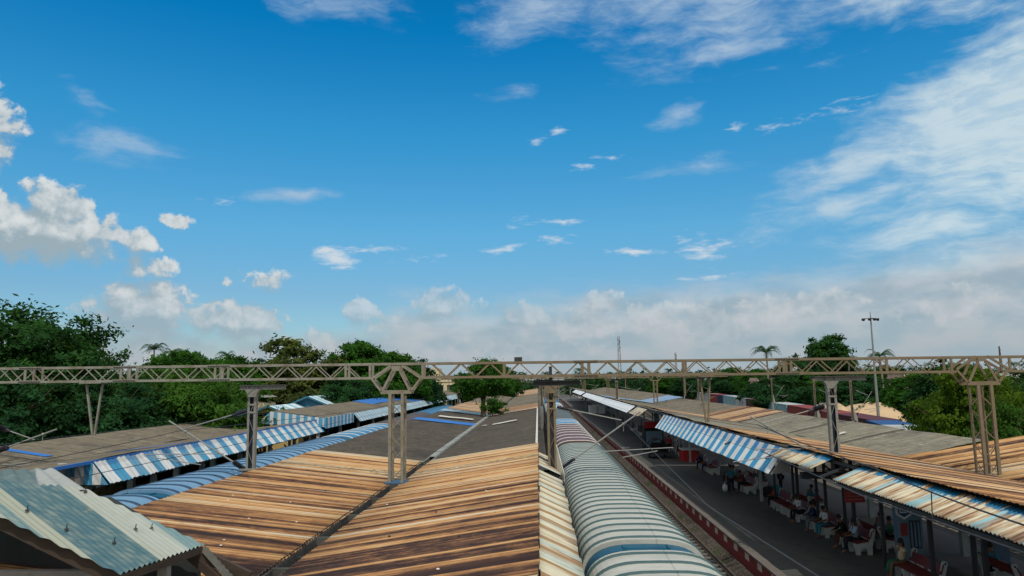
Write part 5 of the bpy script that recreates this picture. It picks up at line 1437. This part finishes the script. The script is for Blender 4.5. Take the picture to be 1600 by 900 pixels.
def house(name, label, x, y, w, d, h, wall, floors, nwin, roofk='flat', rz=0., parapet=.5):
    T = thing(name, label, 'building', (x, y, -.25), 'buildings around the station', rz)
    m = MB(); m.bx(-w / 2, w / 2, -d / 2, d / 2, 0, h); m.build('wall', M[wall], T)
    fh = h / floors
    for f in range(floors):
        for i in range(nwin):
            wx = -w / 2 + w * (i + .5) / nwin; z = f * fh + fh * .35
            o = MB(); o.bx(wx - w / nwin * .3, wx + w / nwin * .3, -d / 2 - .02, -d / 2 + .1, z, z + fh * .42); wo = o.build('window', M['glass'], T)
            s_ = MB(); s_.bx(wx - w / nwin * .34, wx + w / nwin * .34, -d / 2 - .25, -d / 2 - .003, z + fh * .44, z + fh * .5); s_.build('sunshade', M[wall], wo)
    r = MB()
    if roofk == 'flat': r.bx(-w / 2 - .25, w / 2 + .25, -d / 2 - .25, d / 2 + .25, h + .002, h + .18); r.bx(-w / 2 - .1, w / 2 + .1, -d / 2 - .1, -d / 2 + .1, h + .18, h + .18 + parapet); r.bx(-w / 2 - .1, -w / 2 + .1, -d / 2 + .1, d / 2, h + .18, h + .18 + parapet)
    r.build('roof', M[wall], T)
    return T


b1 = house('cream_building', 'cream two-storey building with a strip of dark windows left of the lone canopy tree', -25.9, 196, 7.6, 9, 8.0, 'creamwall', 2, 3)
m = MB(); m.bx(-4.4, -.6, -3.4, 3, 8.2, 11.6); m.build('upper_storey', M['creamwall'], b1)
m = MB(); m.bx(-.6, 3.3, -5.6, -4.6, 4.1, 4.4); m.bx(-.6, 3.3, -5.62, -5.5, 4.4, 5.2); m.build('balcony', M['creamwall'], b1)
house('small_house', 'pink house with flat roof just right of the tall lamp mast', 57.5, 112, 6, 5, 7.5, 'pinkwall', 2, 3)
house('small_house', 'second pink house, left neighbour of the white roofed one', 66.5, 118, 6.5, 5, 7.6, 'pinkwall', 2, 3)
house('small_house', 'pale house with low white parapet nearest the right gantry tower', 70.5, 112, 5, 5, 7.4, 'greywall', 2, 3)
house('small_house', 'grey unfinished house half hidden by trees left of the pale lattice mast', 50.8, 136, 6.4, 6, 6.8, 'greywall', 2, 3)
house('small_house', 'pink house peeping through trees above the red container', 47.6, 150, 6.5, 6, 7.2, 'pinkwall', 2, 3)
house('small_house', 'white house glimpsed between trees past the second gantry', 61, 260, 8, 6, 9.3, 'greywall', 2, 4)


def gabled(label, x, y, w, d, hw, hr, wall, gable, off=0):
    T = thing('gabled_house', label, 'building', (x, y, -.25), 'buildings around the station')
    m = MB(); m.prism([(-w / 2, 0), (w / 2, 0), (w / 2, hw), (0, hr - .08), (-w / 2, hw)], 0, d); m.build('wall', M[wall], T)
    m = MB(); m.prism([(-w / 2 + .3, hw - .1), (w / 2 - .3, hw - .1), (0, hr - .35)], -.03, -.003); m.build('gable', M[gable], T)
    for s_ in (-1, 1):
        r = MB(); e = w / 2 + .5; zz = hw - .5 * (hr - hw) / (w / 2)
        r.grid(lambda u, v: (s_ * e * v, -.5 + (d + 1) * u, hr + (zz - hr) * v + .03 * math.sin(u * d * 12)), int(d * 10), 2); r.build('roof_slope', M['stripe_roof'], T, solid=.04)
    m = MB(); m.beam((-w / 2 - .5, -.5, hw - .5 * (hr - hw) / (w / 2)), (0, -.5, hr), .06, .18); m.beam((w / 2 + .5, -.5, hw - .5 * (hr - hw) / (w / 2)), (0, -.5, hr), .06, .18); m.build('barge_board', M['shadeblue'], T)
gabled('yellow house with blue and white striped gable roof, right of the left lattice mast', -27.0, 72, 7.0, 7, 4.6, 6.0, 'yellowwall', 'yellowwall')
gabled('taller blue gabled house with striped roof behind the yellow one', -25.6, 80, 5.0, 8, 5.7, 6.75, 'shadeblue', 'shadeblue')
gabled('low striped roof to the right of the taller blue gabled house', -21.6, 91, 4.6, 8, 5.4, 6.5, 'yellowwall', 'yellowwall')
# rounded tin shelter
t = thing('curved_shelter', 'small shelter with a curved tin roof beside the left lattice mast', 'shelter', (-32.2, 80, -.25), 'buildings around the station')
m = MB(); m.grid(lambda u, v: (-1.6 + 3.2 * v, 4 * u, 5.6 + 1.3 * math.sin(math.pi * (.12 + .88 * v) * .62 + .2)), 3, 10); m.build('roof', M['gutter'], t, solid=.05)
m = MB(); m.prism([(-1.6, 0), (1.5, 0), (1.5, 6.0), (0, 6.5), (-1.5, 6.0)], .2, 3.8); m.build('wall', M['creamwall'], t)
# lamp mast
t = thing('lamp_mast', 'very tall floodlight mast rising above the trees on the right', 'lamp mast', (39.0, 85, -.25))
m = MB(); m.tube((0, 0, 0), (0, 0, 15.0), .2, 10, .07); m.build('pole', M['tube'], t)
m = MB(); m.tube((-.85, 0, 14.7), (.85, 0, 14.7), .05, 6); m.tube((0, -.5, 14.7), (0, .5, 14.7), .05, 6); m.tube((0, 0, 15), (.0, 0, 15.5), .03, 5); m.build('crossarm', M['darksteel'], t)
for (x, y, rz) in ((-.85, 0, .3), (-.3, -.4, 0), (.25, -.4, 0), (.8, 0, -.4)):
    m = MB(); m.prism([(-.13, -.15), (.13, -.15), (.17, .1), (-.17, .1)], -.1, .12); o = m.build('floodlight', M['darksteel'], t); o.location = (x, y, 14.6); o.rotation_euler = (.5, 0, rz)
# radio towers far off
def lattice_tower(label, x, y, h, w):
    t = thing('radio_tower', label, 'tower', (x, y, 0)); m = MB(); z = 0
    for sx in (-1, 1):
        for sy in (-1, 1): m.beam((sx * w, sy * w, 0), (sx * w * .35, sy * w * .35, h), .22, .22)
    k = 0
    while z < h - 2:
        a = w * (1 - .65 * z / h); c = w * (1 - .65 * (z + 2.5) / h); s_ = 1 if k % 2 else -1
        m.beam((-a * s_, -a, z), (c * s_, -c, z + 2.5), .14, .14); m.beam((a * s_, a, z), (-c * s_, c, z + 2.5), .14, .14); z += 2.5; k += 1
    m.build('lattice', M['rust_tower'], t); q = MB()
    for i in range(5): q.bx(-w * .6 + i % 2 * w, -w * .4 + i % 2 * w, -w, w * .3, h * (.72 + .05 * i), h * (.72 + .05 * i) + 1.6)
    q.build('antenna', M['darksteel'], t)
M['rust_tower'] = worn('tower_paint', (.22, .14, .13), None, .4, .7, .4)
lattice_tower('thin red-grey radio tower alone on the horizon, right of centre', 56.5, 500, 37, 1.3)
lattice_tower('tiny mobile phone tower on the horizon left of the tall palm', 118, 620, 29, 1.1)
lattice_tower('faint mast on the horizon right of the right gantry tower', 320, 510, 26, .6)

# ---------------------------------------------------------------- benches
M['seat'] = worn('maroon_bench_paint', (.15, .022, .022), (.085, .014, .014), 4, .55, .5)
M['roundel'] = flat('dark_roundel', (.02, .025, .05), .5)
def make_bench():
    """precast bench: white arched end frames with a round mark on the back post, maroon seat and back"""
    T = thing('platform_bench', 'x', 'bench', (0, 0, .84), 'benches on the right platform')
    for y in (-.95, -.32, .32, .95):
        f = MB(); w = .07
        arch = [(-.13 + .0 + .13 * (1 - math.cos(math.pi * k / 6)), .0) for k in range(2)]
        prof = [(-.36, 0), (-.2, 0), (-.19, .14), (-.14, .22), (-.06, .26), (.03, .22), (.08, .14), (.09, 0), (.27, 0), (.29, .42), (.44, .92), (.42, .99), (.36, 1.02), (.29, 1.0), (.26, .94), (.15, .50), (-.32, .43), (-.42, .46), (-.44, .41)]
        if abs(y) < .5: prof = prof[:9] + [(.27, .45), (.15, .50), (-.32, .43), (-.42, .46), (-.44, .41)]
        f.prism([(x, z) for x, z in prof], y - w / 2, y + w / 2); fo = f.build('frame', M['whitecon'], T)
        if abs(y) < .5: continue
        c = MB(); n = 12
        for s_ in (-1, 1): c.prism([(.36 + .035 * math.cos(2 * math.pi * k / n), .93 + .035 * math.sin(2 * math.pi * k / n)) for k in range(n)], y + s_ * (w / 2 + .002), y + s_ * (w / 2 + .008))
        c.build('roundel', M['roundel'], fo)
    s_ = MB(); s_.prism([(-.40, .455), (.14, .51), (.14, .56), (-.40, .51)], -1.0, 1.0); s_.build('seat', M['seat'], T)
    b = MB(); b.prism([(.16, .60), (.20, .59), (.325, .90), (.285, .915)], -1.0, 1.0); bo = b.build('backrest', M['seat'], T)
    q = MB()
    for y0, y1 in ((-.62, -.12), (.15, .6)): q.prism([(.205, .52), (.22, .515), (.25, .585), (.235, .59)], y0, y1)
    q.build('back_rail', M['whitecon'], T)
    return T


bench = make_bench()
spots = [(12.9, 26.0, 'nearest red and white bench, cut by the bottom edge'), (12.95, 31.2, 'red bench where the figure in black sits'), (12.95, 34.3, 'bench between the black-clad sitter and the empty pair'), (12.95, 37.9, 'empty bench with all four white legs showing clearly'), (12.95, 40.2, 'bench coupled to the far end of the empty one'),
         (12.95, 46.6, 'bench beside the man in teal'), (12.95, 49.2, 'bench under the striped awning, next to the small crowd'), (12.95, 55.5, 'bench with a white end panel, deep under the striped awning'), (12.95, 58.3, 'bench in the middle of the striped awning'), (12.95, 66.0, 'bench in front of the red stall'), (12.95, 72, 'far bench past the red stall'), (12.95, 84, 'distant bench below the white awning'), (12.95, 92, 'second distant bench below the white awning'), (12.95, 100, 'last visible bench below the white awning')]
CH[bench.name] = kids(bench)
for c in list(CH[bench.name]): CH[c.name] = kids(c)
for i, (x, y, lab) in enumerate(spots):
    c = bench if i == 0 else copy_tree(bench)
    c.location = (x, y, .84); c['label'] = lab
for (x, y, lab) in ((14.1, 31.6, 'bench facing away, its back towards the black-clad sitter'), (14.1, 39.2, 'bench facing away, behind the empty red one'), (15.6, 25.6, 'bench alone under the right end of the streaked awning'), (14.1, 48.5, 'bench facing away behind the crowd')):
    c = copy_tree(bench); c.location = (x, y, .84); c.rotation_euler = (0, 0, math.pi); c['label'] = lab
for i, y in enumerate((31.5, 36.5, 41.5, 46.0)):
    c = copy_tree(bench); c.location = (-17.7, y, .84); c.rotation_euler = (0, 0, 0 if i % 2 else math.pi)
    c['label'] = 'pale bench in shade below the striped left awning, ' + ['closest to the stair roof', 'second along from the stair roof', 'third along from the stair roof', 'right by the left lattice mast'][i]; c['group'] = 'benches on the left platform'

# ---------------------------------------------------------------- people
def skin_tree(name, nodes, edges, mat, parent, root=0, sub=1):
    me = bpy.data.meshes.new(name)
    me.from_pydata([n[0] for n in nodes], edges, []); me.materials.append(mat)
    o = bpy.data.objects.new(name, me); COL.objects.link(o); o.parent = parent
    sk = o.modifiers.new('skin', 'SKIN'); sk.use_smooth_shade = True
    for i, n in enumerate(nodes):
        r = n[1] if isinstance(n[1], tuple) else (n[1], n[1])
        me.skin_vertices[0].data[i].radius = r
    me.skin_vertices[0].data[root].use_root = True
    sb = o.modifiers.new('smooth', 'SUBSURF'); sb.levels = sub; sb.render_levels = sub
    return o


def person(label, loc, rz, pose, shirt, lower, hair='hair', h=1.65, skirt=False, arm='down', lean=0., long_hair=False, skinmat='skin'):
    """faces +X at rz = 0; one continuous body, with clothes and hair as children"""
    T = thing('person', label, 'person', loc, 'people on the right platform', rz)
    k = h / 1.72
    sit = pose == 'sit'
    pz = .56 if sit else .93 * k
    V_ = lambda x, y, z: Vector((x, y, z))
    pel = V_(0, 0, pz); lx = lean
    waist = pel + V_(.02 + lx * .3, 0, .16 * k); chest = pel + V_(.02 + lx * .7, 0, .38 * k); neck = pel + V_(.0 + lx * 1.1, 0, .56 * k); head = neck + V_(.03 + lx * .2, 0, .13 * k); crown = head + V_(.0, 0, .10 * k)
    N = [(pel, .15 * k), (waist, (.14 * k, .11 * k)), (chest, (.165 * k, .115 * k)), (neck, .055 * k), (head, (.085 * k, .095 * k)), (crown, .075 * k)]
    E_ = [(0, 1), (1, 2), (2, 3), (3, 4), (4, 5)]
    arms, legs = [], []
    for s_ in (-1, 1):
        sh = chest + V_(0, s_ * .19 * k, .10 * k)
        if arm == 'lap': el, ha = sh + V_(.10, s_ * .04, -.26 * k), sh + V_(.36, -s_ * .04, -.34 * k)
        elif arm == 'out' and s_ == 1: el, ha = sh + V_(.05, .25, -.06), sh + V_(.12, .50, .0)
        elif arm == 'bag' and s_ == 1: el, ha = sh + V_(.0, .08, -.28 * k), sh + V_(.04, .12, -.53 * k)
        else: el, ha = sh + V_(-.02, s_ * .05, -.28 * k), sh + V_(.06, s_ * .05, -.52 * k)
        b_ = len(N); N += [(sh, .06 * k), (el, .045 * k), (ha, .035 * k), (ha + (ha - el).normalized() * .09 * k, .035 * k)]
        E_ += [(2, b_), (b_, b_ + 1), (b_ + 1, b_ + 2), (b_ + 2, b_ + 3)]; arms.append((sh, el, ha))
        hip = pel + V_(0, s_ * .09 * k, -.03)
        if sit: kn, an = hip + V_(.44 * k, s_ * .05, .02), hip + V_(.47 * k + (.06 if s_ > 0 else -.05), s_ * .05, -.47)
        else: kn, an = hip + V_(.02, s_ * .02, -.42 * k), hip + V_(-.01 + .05 * s_, s_ * .03, -.82 * k)
        an.z = .07
        b_ = len(N); N += [(hip, .085 * k), (kn, .06 * k), (an, .042 * k), (V_(an.x + .16 * k, an.y, .035), .035 * k)]
        E_ += [(0, b_), (b_, b_ + 1), (b_ + 1, b_ + 2), (b_ + 2, b_ + 3)]; legs.append((hip, kn, an))
    skin_tree('body', N, E_, M[skinmat], T)
    # shirt over torso and upper arms
    S = [(pel + V_(0, 0, .04), (.165 * k, .15 * k)), (waist, (.165 * k, .135 * k)), (chest, (.185 * k, .135 * k)), (neck - V_(0, 0, .05), .085 * k)]; SE = [(0, 1), (1, 2), (2, 3)]
    for sh, el, ha in arms:
        b_ = len(S); S += [(sh, .078 * k), (sh.lerp(el, .95), .062 * k)]; SE += [(2, b_), (b_, b_ + 1)]
        if shirt in ('cloth_black', 'cloth_navy'): S.append((el.lerp(ha, .85), .05 * k)); SE.append((b_ + 1, b_ + 2))
    skin_tree('shirt', S, SE, M[shirt], T)
    Q = [(pel + V_(0, 0, .03), (.168 * k, .15 * k))]; QE = []
    if skirt:
        for hip, kn, an in legs[:1]:
            mk = (legs[0][1] + legs[1][1]) / 2; ma = (legs[0][2] + legs[1][2]) / 2
            Q += [((legs[0][0] + legs[1][0]) / 2, (.17 * k, .16 * k)), (mk, (.17 * k, .13 * k)), (V_(ma.x, 0, .14), (.17 * k, .13 * k))]; QE += [(0, 1), (1, 2), (2, 3)]
    else:
        for hip, kn, an in legs:
            b_ = len(Q); Q += [(hip, .105 * k), (kn, .078 * k), (kn.lerp(an, .88), .06 * k)]; QE += [(0, b_), (b_, b_ + 1), (b_ + 1, b_ + 2)]
    skin_tree('skirt' if skirt else 'trousers', Q, QE, M[lower], T)
    hm = MB(); hm.ball(head + V_(-.018, 0, .05 * k), .108 * k, 12, 8, (1, .95, 1.02))
    if long_hair: hm.ball(head + V_(-.08, 0, -.10 * k), .1 * k, 10, 6, (.6, .9, 1.7))
    hm.build('hair', M[hair], T, smooth=True)
    fm = MB()
    for s_ in (-1, 1):
        fm.ball(head + V_(.088 * k, s_ * .033 * k, .02 * k), .013 * k, 6, 4)
    fm.build('eyes', M['black'], T)
    fm = MB(); fm.ball(head + V_(.105 * k, 0, -.015 * k), .018 * k, 6, 4, (1, .8, 1.4)); fm.ball(head + V_(.09 * k, 0, -.058 * k), .02 * k, 6, 3, (.6, 1.4, .4))
    for s_ in (-1, 1): fm.ball(head + V_(0, s_ * .1 * k, .0), .028 * k, 6, 4, (.7, .5, 1.2))
    fm.build('face', M[skinmat], T)
    return T


for k, c in {'teal': (.03, .17, .22), 'black': (.016, .014, .015), 'navy': (.02, .035, .08), 'sky': (.28, .42, .55), 'white': (.5, .52, .53), 'red': (.32, .03, .04), 'brown': (.075, .035, .025), 'cream': (.5, .44, .28), 'grey': (.12, .15, .17), 'dark': (.02, .022, .03), 'green': (.03, .12, .08)}.items():
    M['cloth_' + k] = flat('cloth_' + k, c, .9, .1)
PI = math.pi
person('standing person seen from behind in a teal shirt, a white bag at the left hand', (11.75, 45.7, .84), PI / 2 + .2, 'stand', 'cloth_teal', 'cloth_dark', h=1.72, arm='bag')
b_ = MB(); b_.ball((0, 0, .24), .2, 10, 8, (.8, 1, 1.25)); b_.tube((0, 0, .44), (0, .02, .62), .02, 6)
bg_ = tag(b_.build('carrier_bag', M['cloth_white'], smooth=True), 'bulging white carrier bag held beside the teal shirt', 'bag'); bg_.location = (11.35, 45.65, .98)
person('tall standing person in dark clothes under the end of the striped awning', (15.0, 46.4, .84), PI, 'stand', 'cloth_navy', 'cloth_dark', h=1.78)
person('seated person leaning forward in black, legs stretched out from the bench', (12.78, 31.5, .84), PI, 'sit', 'cloth_black', 'cloth_brown', lean=.22, arm='lap')
person('seated person in a pale blue-white shirt and teal trousers', (12.78, 33.6, .84), PI + .2, 'sit', 'cloth_white', 'cloth_teal', arm='lap', lean=.1)
person('seated person in a sky-blue shirt and dark trousers, right of the black-clad sitter', (12.78, 30.6, .84), PI - .1, 'sit', 'cloth_sky', 'cloth_dark', arm='lap', lean=.05)
person('seated person in navy looking away towards the far track', (14.3, 32.2, .84), 0, 'sit', 'cloth_navy', 'cloth_dark', arm='lap', lean=.2)
person('seated person in cream with one arm stretched along the nearest bench', (12.78, 26.9, .84), PI, 'sit', 'cloth_cream', 'cloth_green', arm='out', long_hair=True, skirt=True)
person('seated person in red behind the empty bench', (14.25, 38.6, .84), 0, 'sit', 'cloth_red', 'cloth_grey', arm='lap')
person('seated person in grey-teal with a bowed head, on the bench facing away', (14.25, 39.9, .84), .2, 'sit', 'cloth_teal', 'cloth_navy', arm='lap', lean=.2)
person('small seated person at the far end of the empty bench', (12.8, 40.7, .84), PI, 'sit', 'cloth_red', 'cloth_dark', h=1.35, arm='lap')
person('seated person in white next to the teal shirt', (12.8, 49.0, .84), PI, 'sit', 'cloth_white', 'cloth_navy', arm='lap')
person('seated person in blue on the bench by the crowd', (12.8, 49.9, .84), PI, 'sit', 'cloth_navy', 'cloth_dark', arm='lap')
person('standing person in white within the crowd under the striped awning', (13.8, 47.6, .84), 2.5, 'stand', 'cloth_white', 'cloth_grey', h=1.68)
person('standing person in grey within the crowd under the striped awning', (14.8, 49.6, .84), 1.2, 'stand', 'cloth_grey', 'cloth_dark', h=1.7)
person('seated person in sky blue deep under the striped awning', (12.8, 56.2, .84), PI, 'sit', 'cloth_sky', 'cloth_navy', arm='lap')
person('person in navy squatting on the deep bench by the white end panel', (12.8, 58.0, .84), PI, 'sit', 'cloth_navy', 'cloth_dark', arm='lap', lean=.3)
person('seated person in navy at the far end of the bench before the empty pair', (12.78, 34.8, .84), PI, 'sit', 'cloth_navy', 'cloth_grey', arm='lap', lean=.15)
person('child in white standing in front of the bench facing away', (13.6, 36.2, .84), PI * .8, 'stand', 'cloth_white', 'cloth_navy', h=1.2)
person('seated person in dark green at the near end of the empty pair', (14.3, 31.0, .84), -.2, 'sit', 'cloth_green', 'cloth_dark', arm='lap')
person('standing person in brown beside the kiosk', (14.6, 29.6, .84), 2.2, 'stand', 'cloth_brown', 'cloth_dark', h=1.66)
person('seated person in teal at the right of the solitary bench', (15.45, 26.2, .84), 0, 'sit', 'cloth_teal', 'cloth_dark', arm='lap')
person('seated person in white at the far end of the bench under the awning edge', (12.78, 36.9, .84), PI + .3, 'sit', 'cloth_white', 'cloth_dark', arm='lap', lean=.1)
person('seated person in brown hunched over on the bench beside the teal shirt', (12.8, 46.3, .84), PI, 'sit', 'cloth_brown', 'cloth_dark', arm='lap', lean=.25)
person('seated person in green on the bench facing away behind the crowd', (14.25, 48.2, .84), 0, 'sit', 'cloth_green', 'cloth_grey', arm='lap')
person('seated person in grey facing away, nearest the kiosk', (14.25, 31.9, .84), .1, 'sit', 'cloth_grey', 'cloth_navy', arm='lap', lean=.1)
person('standing person in red by the stall', (12.2, 69.2, .84), PI / 2, 'stand', 'cloth_red', 'cloth_dark', h=1.7)
person('standing person in white by the stall', (13.4, 71.4, .84), PI, 'stand', 'cloth_white', 'cloth_navy', h=1.7)
person('standing person in black far under the white awning', (12.6, 86.5, .84), PI, 'stand', 'cloth_black', 'cloth_dark', h=1.7)
person('standing person in grey far under the white awning', (13.4, 95.5, .84), PI, 'stand', 'cloth_grey', 'cloth_navy', h=1.7)

# ---------------------------------------------------------------- stalls, signs, boxes
M['stallred'] = flat('stall_red', (.38, .02, .02), .5)
M['panelblue'] = worn('kiosk_blue_grey', (.11, .19, .25), None, 1.5, .6, .4)
M['signwhite'] = flat('sign_white', (.6, .62, .64), .5)
M['signblue'] = flat('sign_blue', (.02, .05, .15), .5)
k = thing('information_kiosk', 'tall blue-grey kiosk panel with dark louvres under the streaked awning', 'kiosk', (13.75, 28.3, .84))
m = MB(); m.bx(-.42, .42, -.25, .25, 0, 2.45); m.build('cabinet', M['panelblue'], k, bevel=.02)
m = MB(); m.bx(-.08, .32, -.27, -.252, .75, 1.75); lo = m.build('louvre_panel', M['roundel'], k)
m = MB()
for i in range(3): m.bx(-.05 + i * .13, .02 + i * .13, -.29, -.272, .8, 1.7)
m.build('louvre', M['panelblue'], lo)
m = MB(); m.bx(-.40, -.16, -.272, -.252, 1.2, 1.65); m.build('poster', M['maroon'], k)
s = thing('station_sign', 'white hexagonal sign with a dark emblem, above the blue-grey kiosk', 'sign', (13.2, 27.4, 3.1))
hexa = lambda r: [(r * math.cos(math.pi / 3 * i + math.pi / 6) * .9, r * math.sin(math.pi / 3 * i + math.pi / 6)) for i in range(6)]
m = MB(); m.prism(hexa(.36), -.02, .02); m.build('plate', M['signwhite'], s)
m = MB(); m.prism(hexa(.27), -.03, -.022); em = m.build('emblem', M['signblue'], s)
m = MB(); m.beam((-.16, -.034, -.05), (.0, -.034, .14), .05, .006, (0, 1, 0)); m.beam((.16, -.034, -.05), (0, -.034, .14), .05, .006, (0, 1, 0)); m.bx(-.17, .17, -.038, -.031, -.12, -.07); m.build('emblem_mark', M['signwhite'], em)
m = MB(); m.bx(-.02, .02, -.018, .018, .34, 1.3); m.build('hanger', M['darksteel'], s)
s = thing('hanging_signboard', 'maroon signboard with faint lines hanging at the left end of the streaked awning', 'sign', (11.15, 26.6, 3.5))
m = MB(); m.bx(-.34, .34, -.03, .03, 0, .68); bo = m.build('board', M['maroon'], s)
m = MB()
for i in range(5): m.bx(-.27, .27 - .08 * (i % 2), -.035, -.031, .1 + i * .11, .125 + i * .11)
m.build('faint_lines', worn('faded_sign_paint', (.3, .16, .13), None, 4), bo)
m = MB(); m.bx(-.3, -.27, -.01, .01, .68, 1.5); m.bx(.27, .3, -.01, .01, .68, 1.5); m.build('hanger', M['darksteel'], s)
k = thing('food_stall', 'red-fronted stall with a white counter deep under the striped awning', 'stall', (13.0, 64.0, .84))
m = MB(); m.bx(-.7, .7, -.9, .9, 0, .95); m.build('counter', M['stallred'], k)
m = MB(); m.bx(-.78, .78, -.98, .98, .95, 1.0); m.build('counter_top', M['whitecon'], k)
m = MB(); m.bx(-.75, .75, -.95, .95, 2.15, 2.3); m.build('canopy_board', M['stallred'], k)
m = MB()
for x in (-.68, .68):
    for y in (-.88, .88): m.bx(x - .03, x + .03, y - .03, y + .03, 1.0, 2.15)
m.build('posts', M['postpaint'], k)
k = thing('book_stall', 'red sign-topped kiosk beside the rusted awning piece', 'stall', (11.2, 72.5, .84))
m = MB(); m.bx(-.9, .9, -1, 1, 0, 2.4); m.build('cabin', M['black'], k)
m = MB(); m.bx(-.95, .95, -1.08, -1.0, 2.3, 2.9); m.build('signboard', M['stallred'], k)
m = MB(); m.bx(-.8, .8, -1.03, -1.002, .9, 2.0); m.build('opening', M['panelblue'], k)
c0 = None
for i, (x, y, z, lab) in enumerate(((11.1, 150, .84, 'white parcel at the left end of the far stack'), (12.9, 150.4, .84, 'white parcel at the right end of the far stack'), (12.0, 152.5, .84, 'white parcel set behind the other two on the far platform'))):
    if c0 is None:
        c0 = thing('wrapped_parcel', lab, 'parcel', (x, y, z), 'white parcels at the far platform end')
        m = MB(); m.bx(-.75, .75, -.7, .7, 0, 1.7); m.build('wrapping', M['signwhite'], c0, bevel=.06)
        m = MB(); m.bx(-.76, .76, -.06, .06, .0, 1.712); m.build('strap', M['offwhite'], c0)
        CH[c0.name] = kids(c0)
    else: place_copy(c0, (x, y, z), lab)
t = thing('covered_trolley', 'dark round-covered cart in the gap beside the rusted awning piece', 'cart', (10.6, 66.5, .84))
m = MB(); m.grid(lambda u, v: (.9 * math.cos(math.pi * v), -1 + 2 * u, .5 + 1.2 * math.sin(math.pi * v)), 2, 14); m.build('cover', M['black'], t, solid=.04)
m = MB(); m.bx(-.9, .9, -1, 1, .35, .5); m.build('bed', M['darksteel'], t)
for x in (-.7, .7):
    m = MB(); m.prism([(.0 + .34 * math.cos(q * .524), .34 + .34 * math.sin(q * .524)) for q in range(12)], x - .04, x + .04, 'X'); m.build('wheel', M['black'], t)
# red bins and scattered luggage among the crowd
for i, (x, y, mt, lab) in enumerate(((13.6, 44.5, 'cloth_dark', 'dark sack on the ground right of the crowded bench'), (14.2, 45.0, 'cloth_teal', 'teal holdall behind the dark sack'), (13.4, 50.8, 'cloth_red', 'red bag beside the crowded bench'))):
    m = MB(); m.ball((0, 0, .3), .38, 12, 8, (1.1, .8, .85)); m.tube((-.1, 0, .58), (.12, 0, .6), .04, 6)
    o = tag(m.build('luggage_bag', M[mt], smooth=True), lab, 'bag', 'bags on the right platform'); o.location = (x, y, .84)
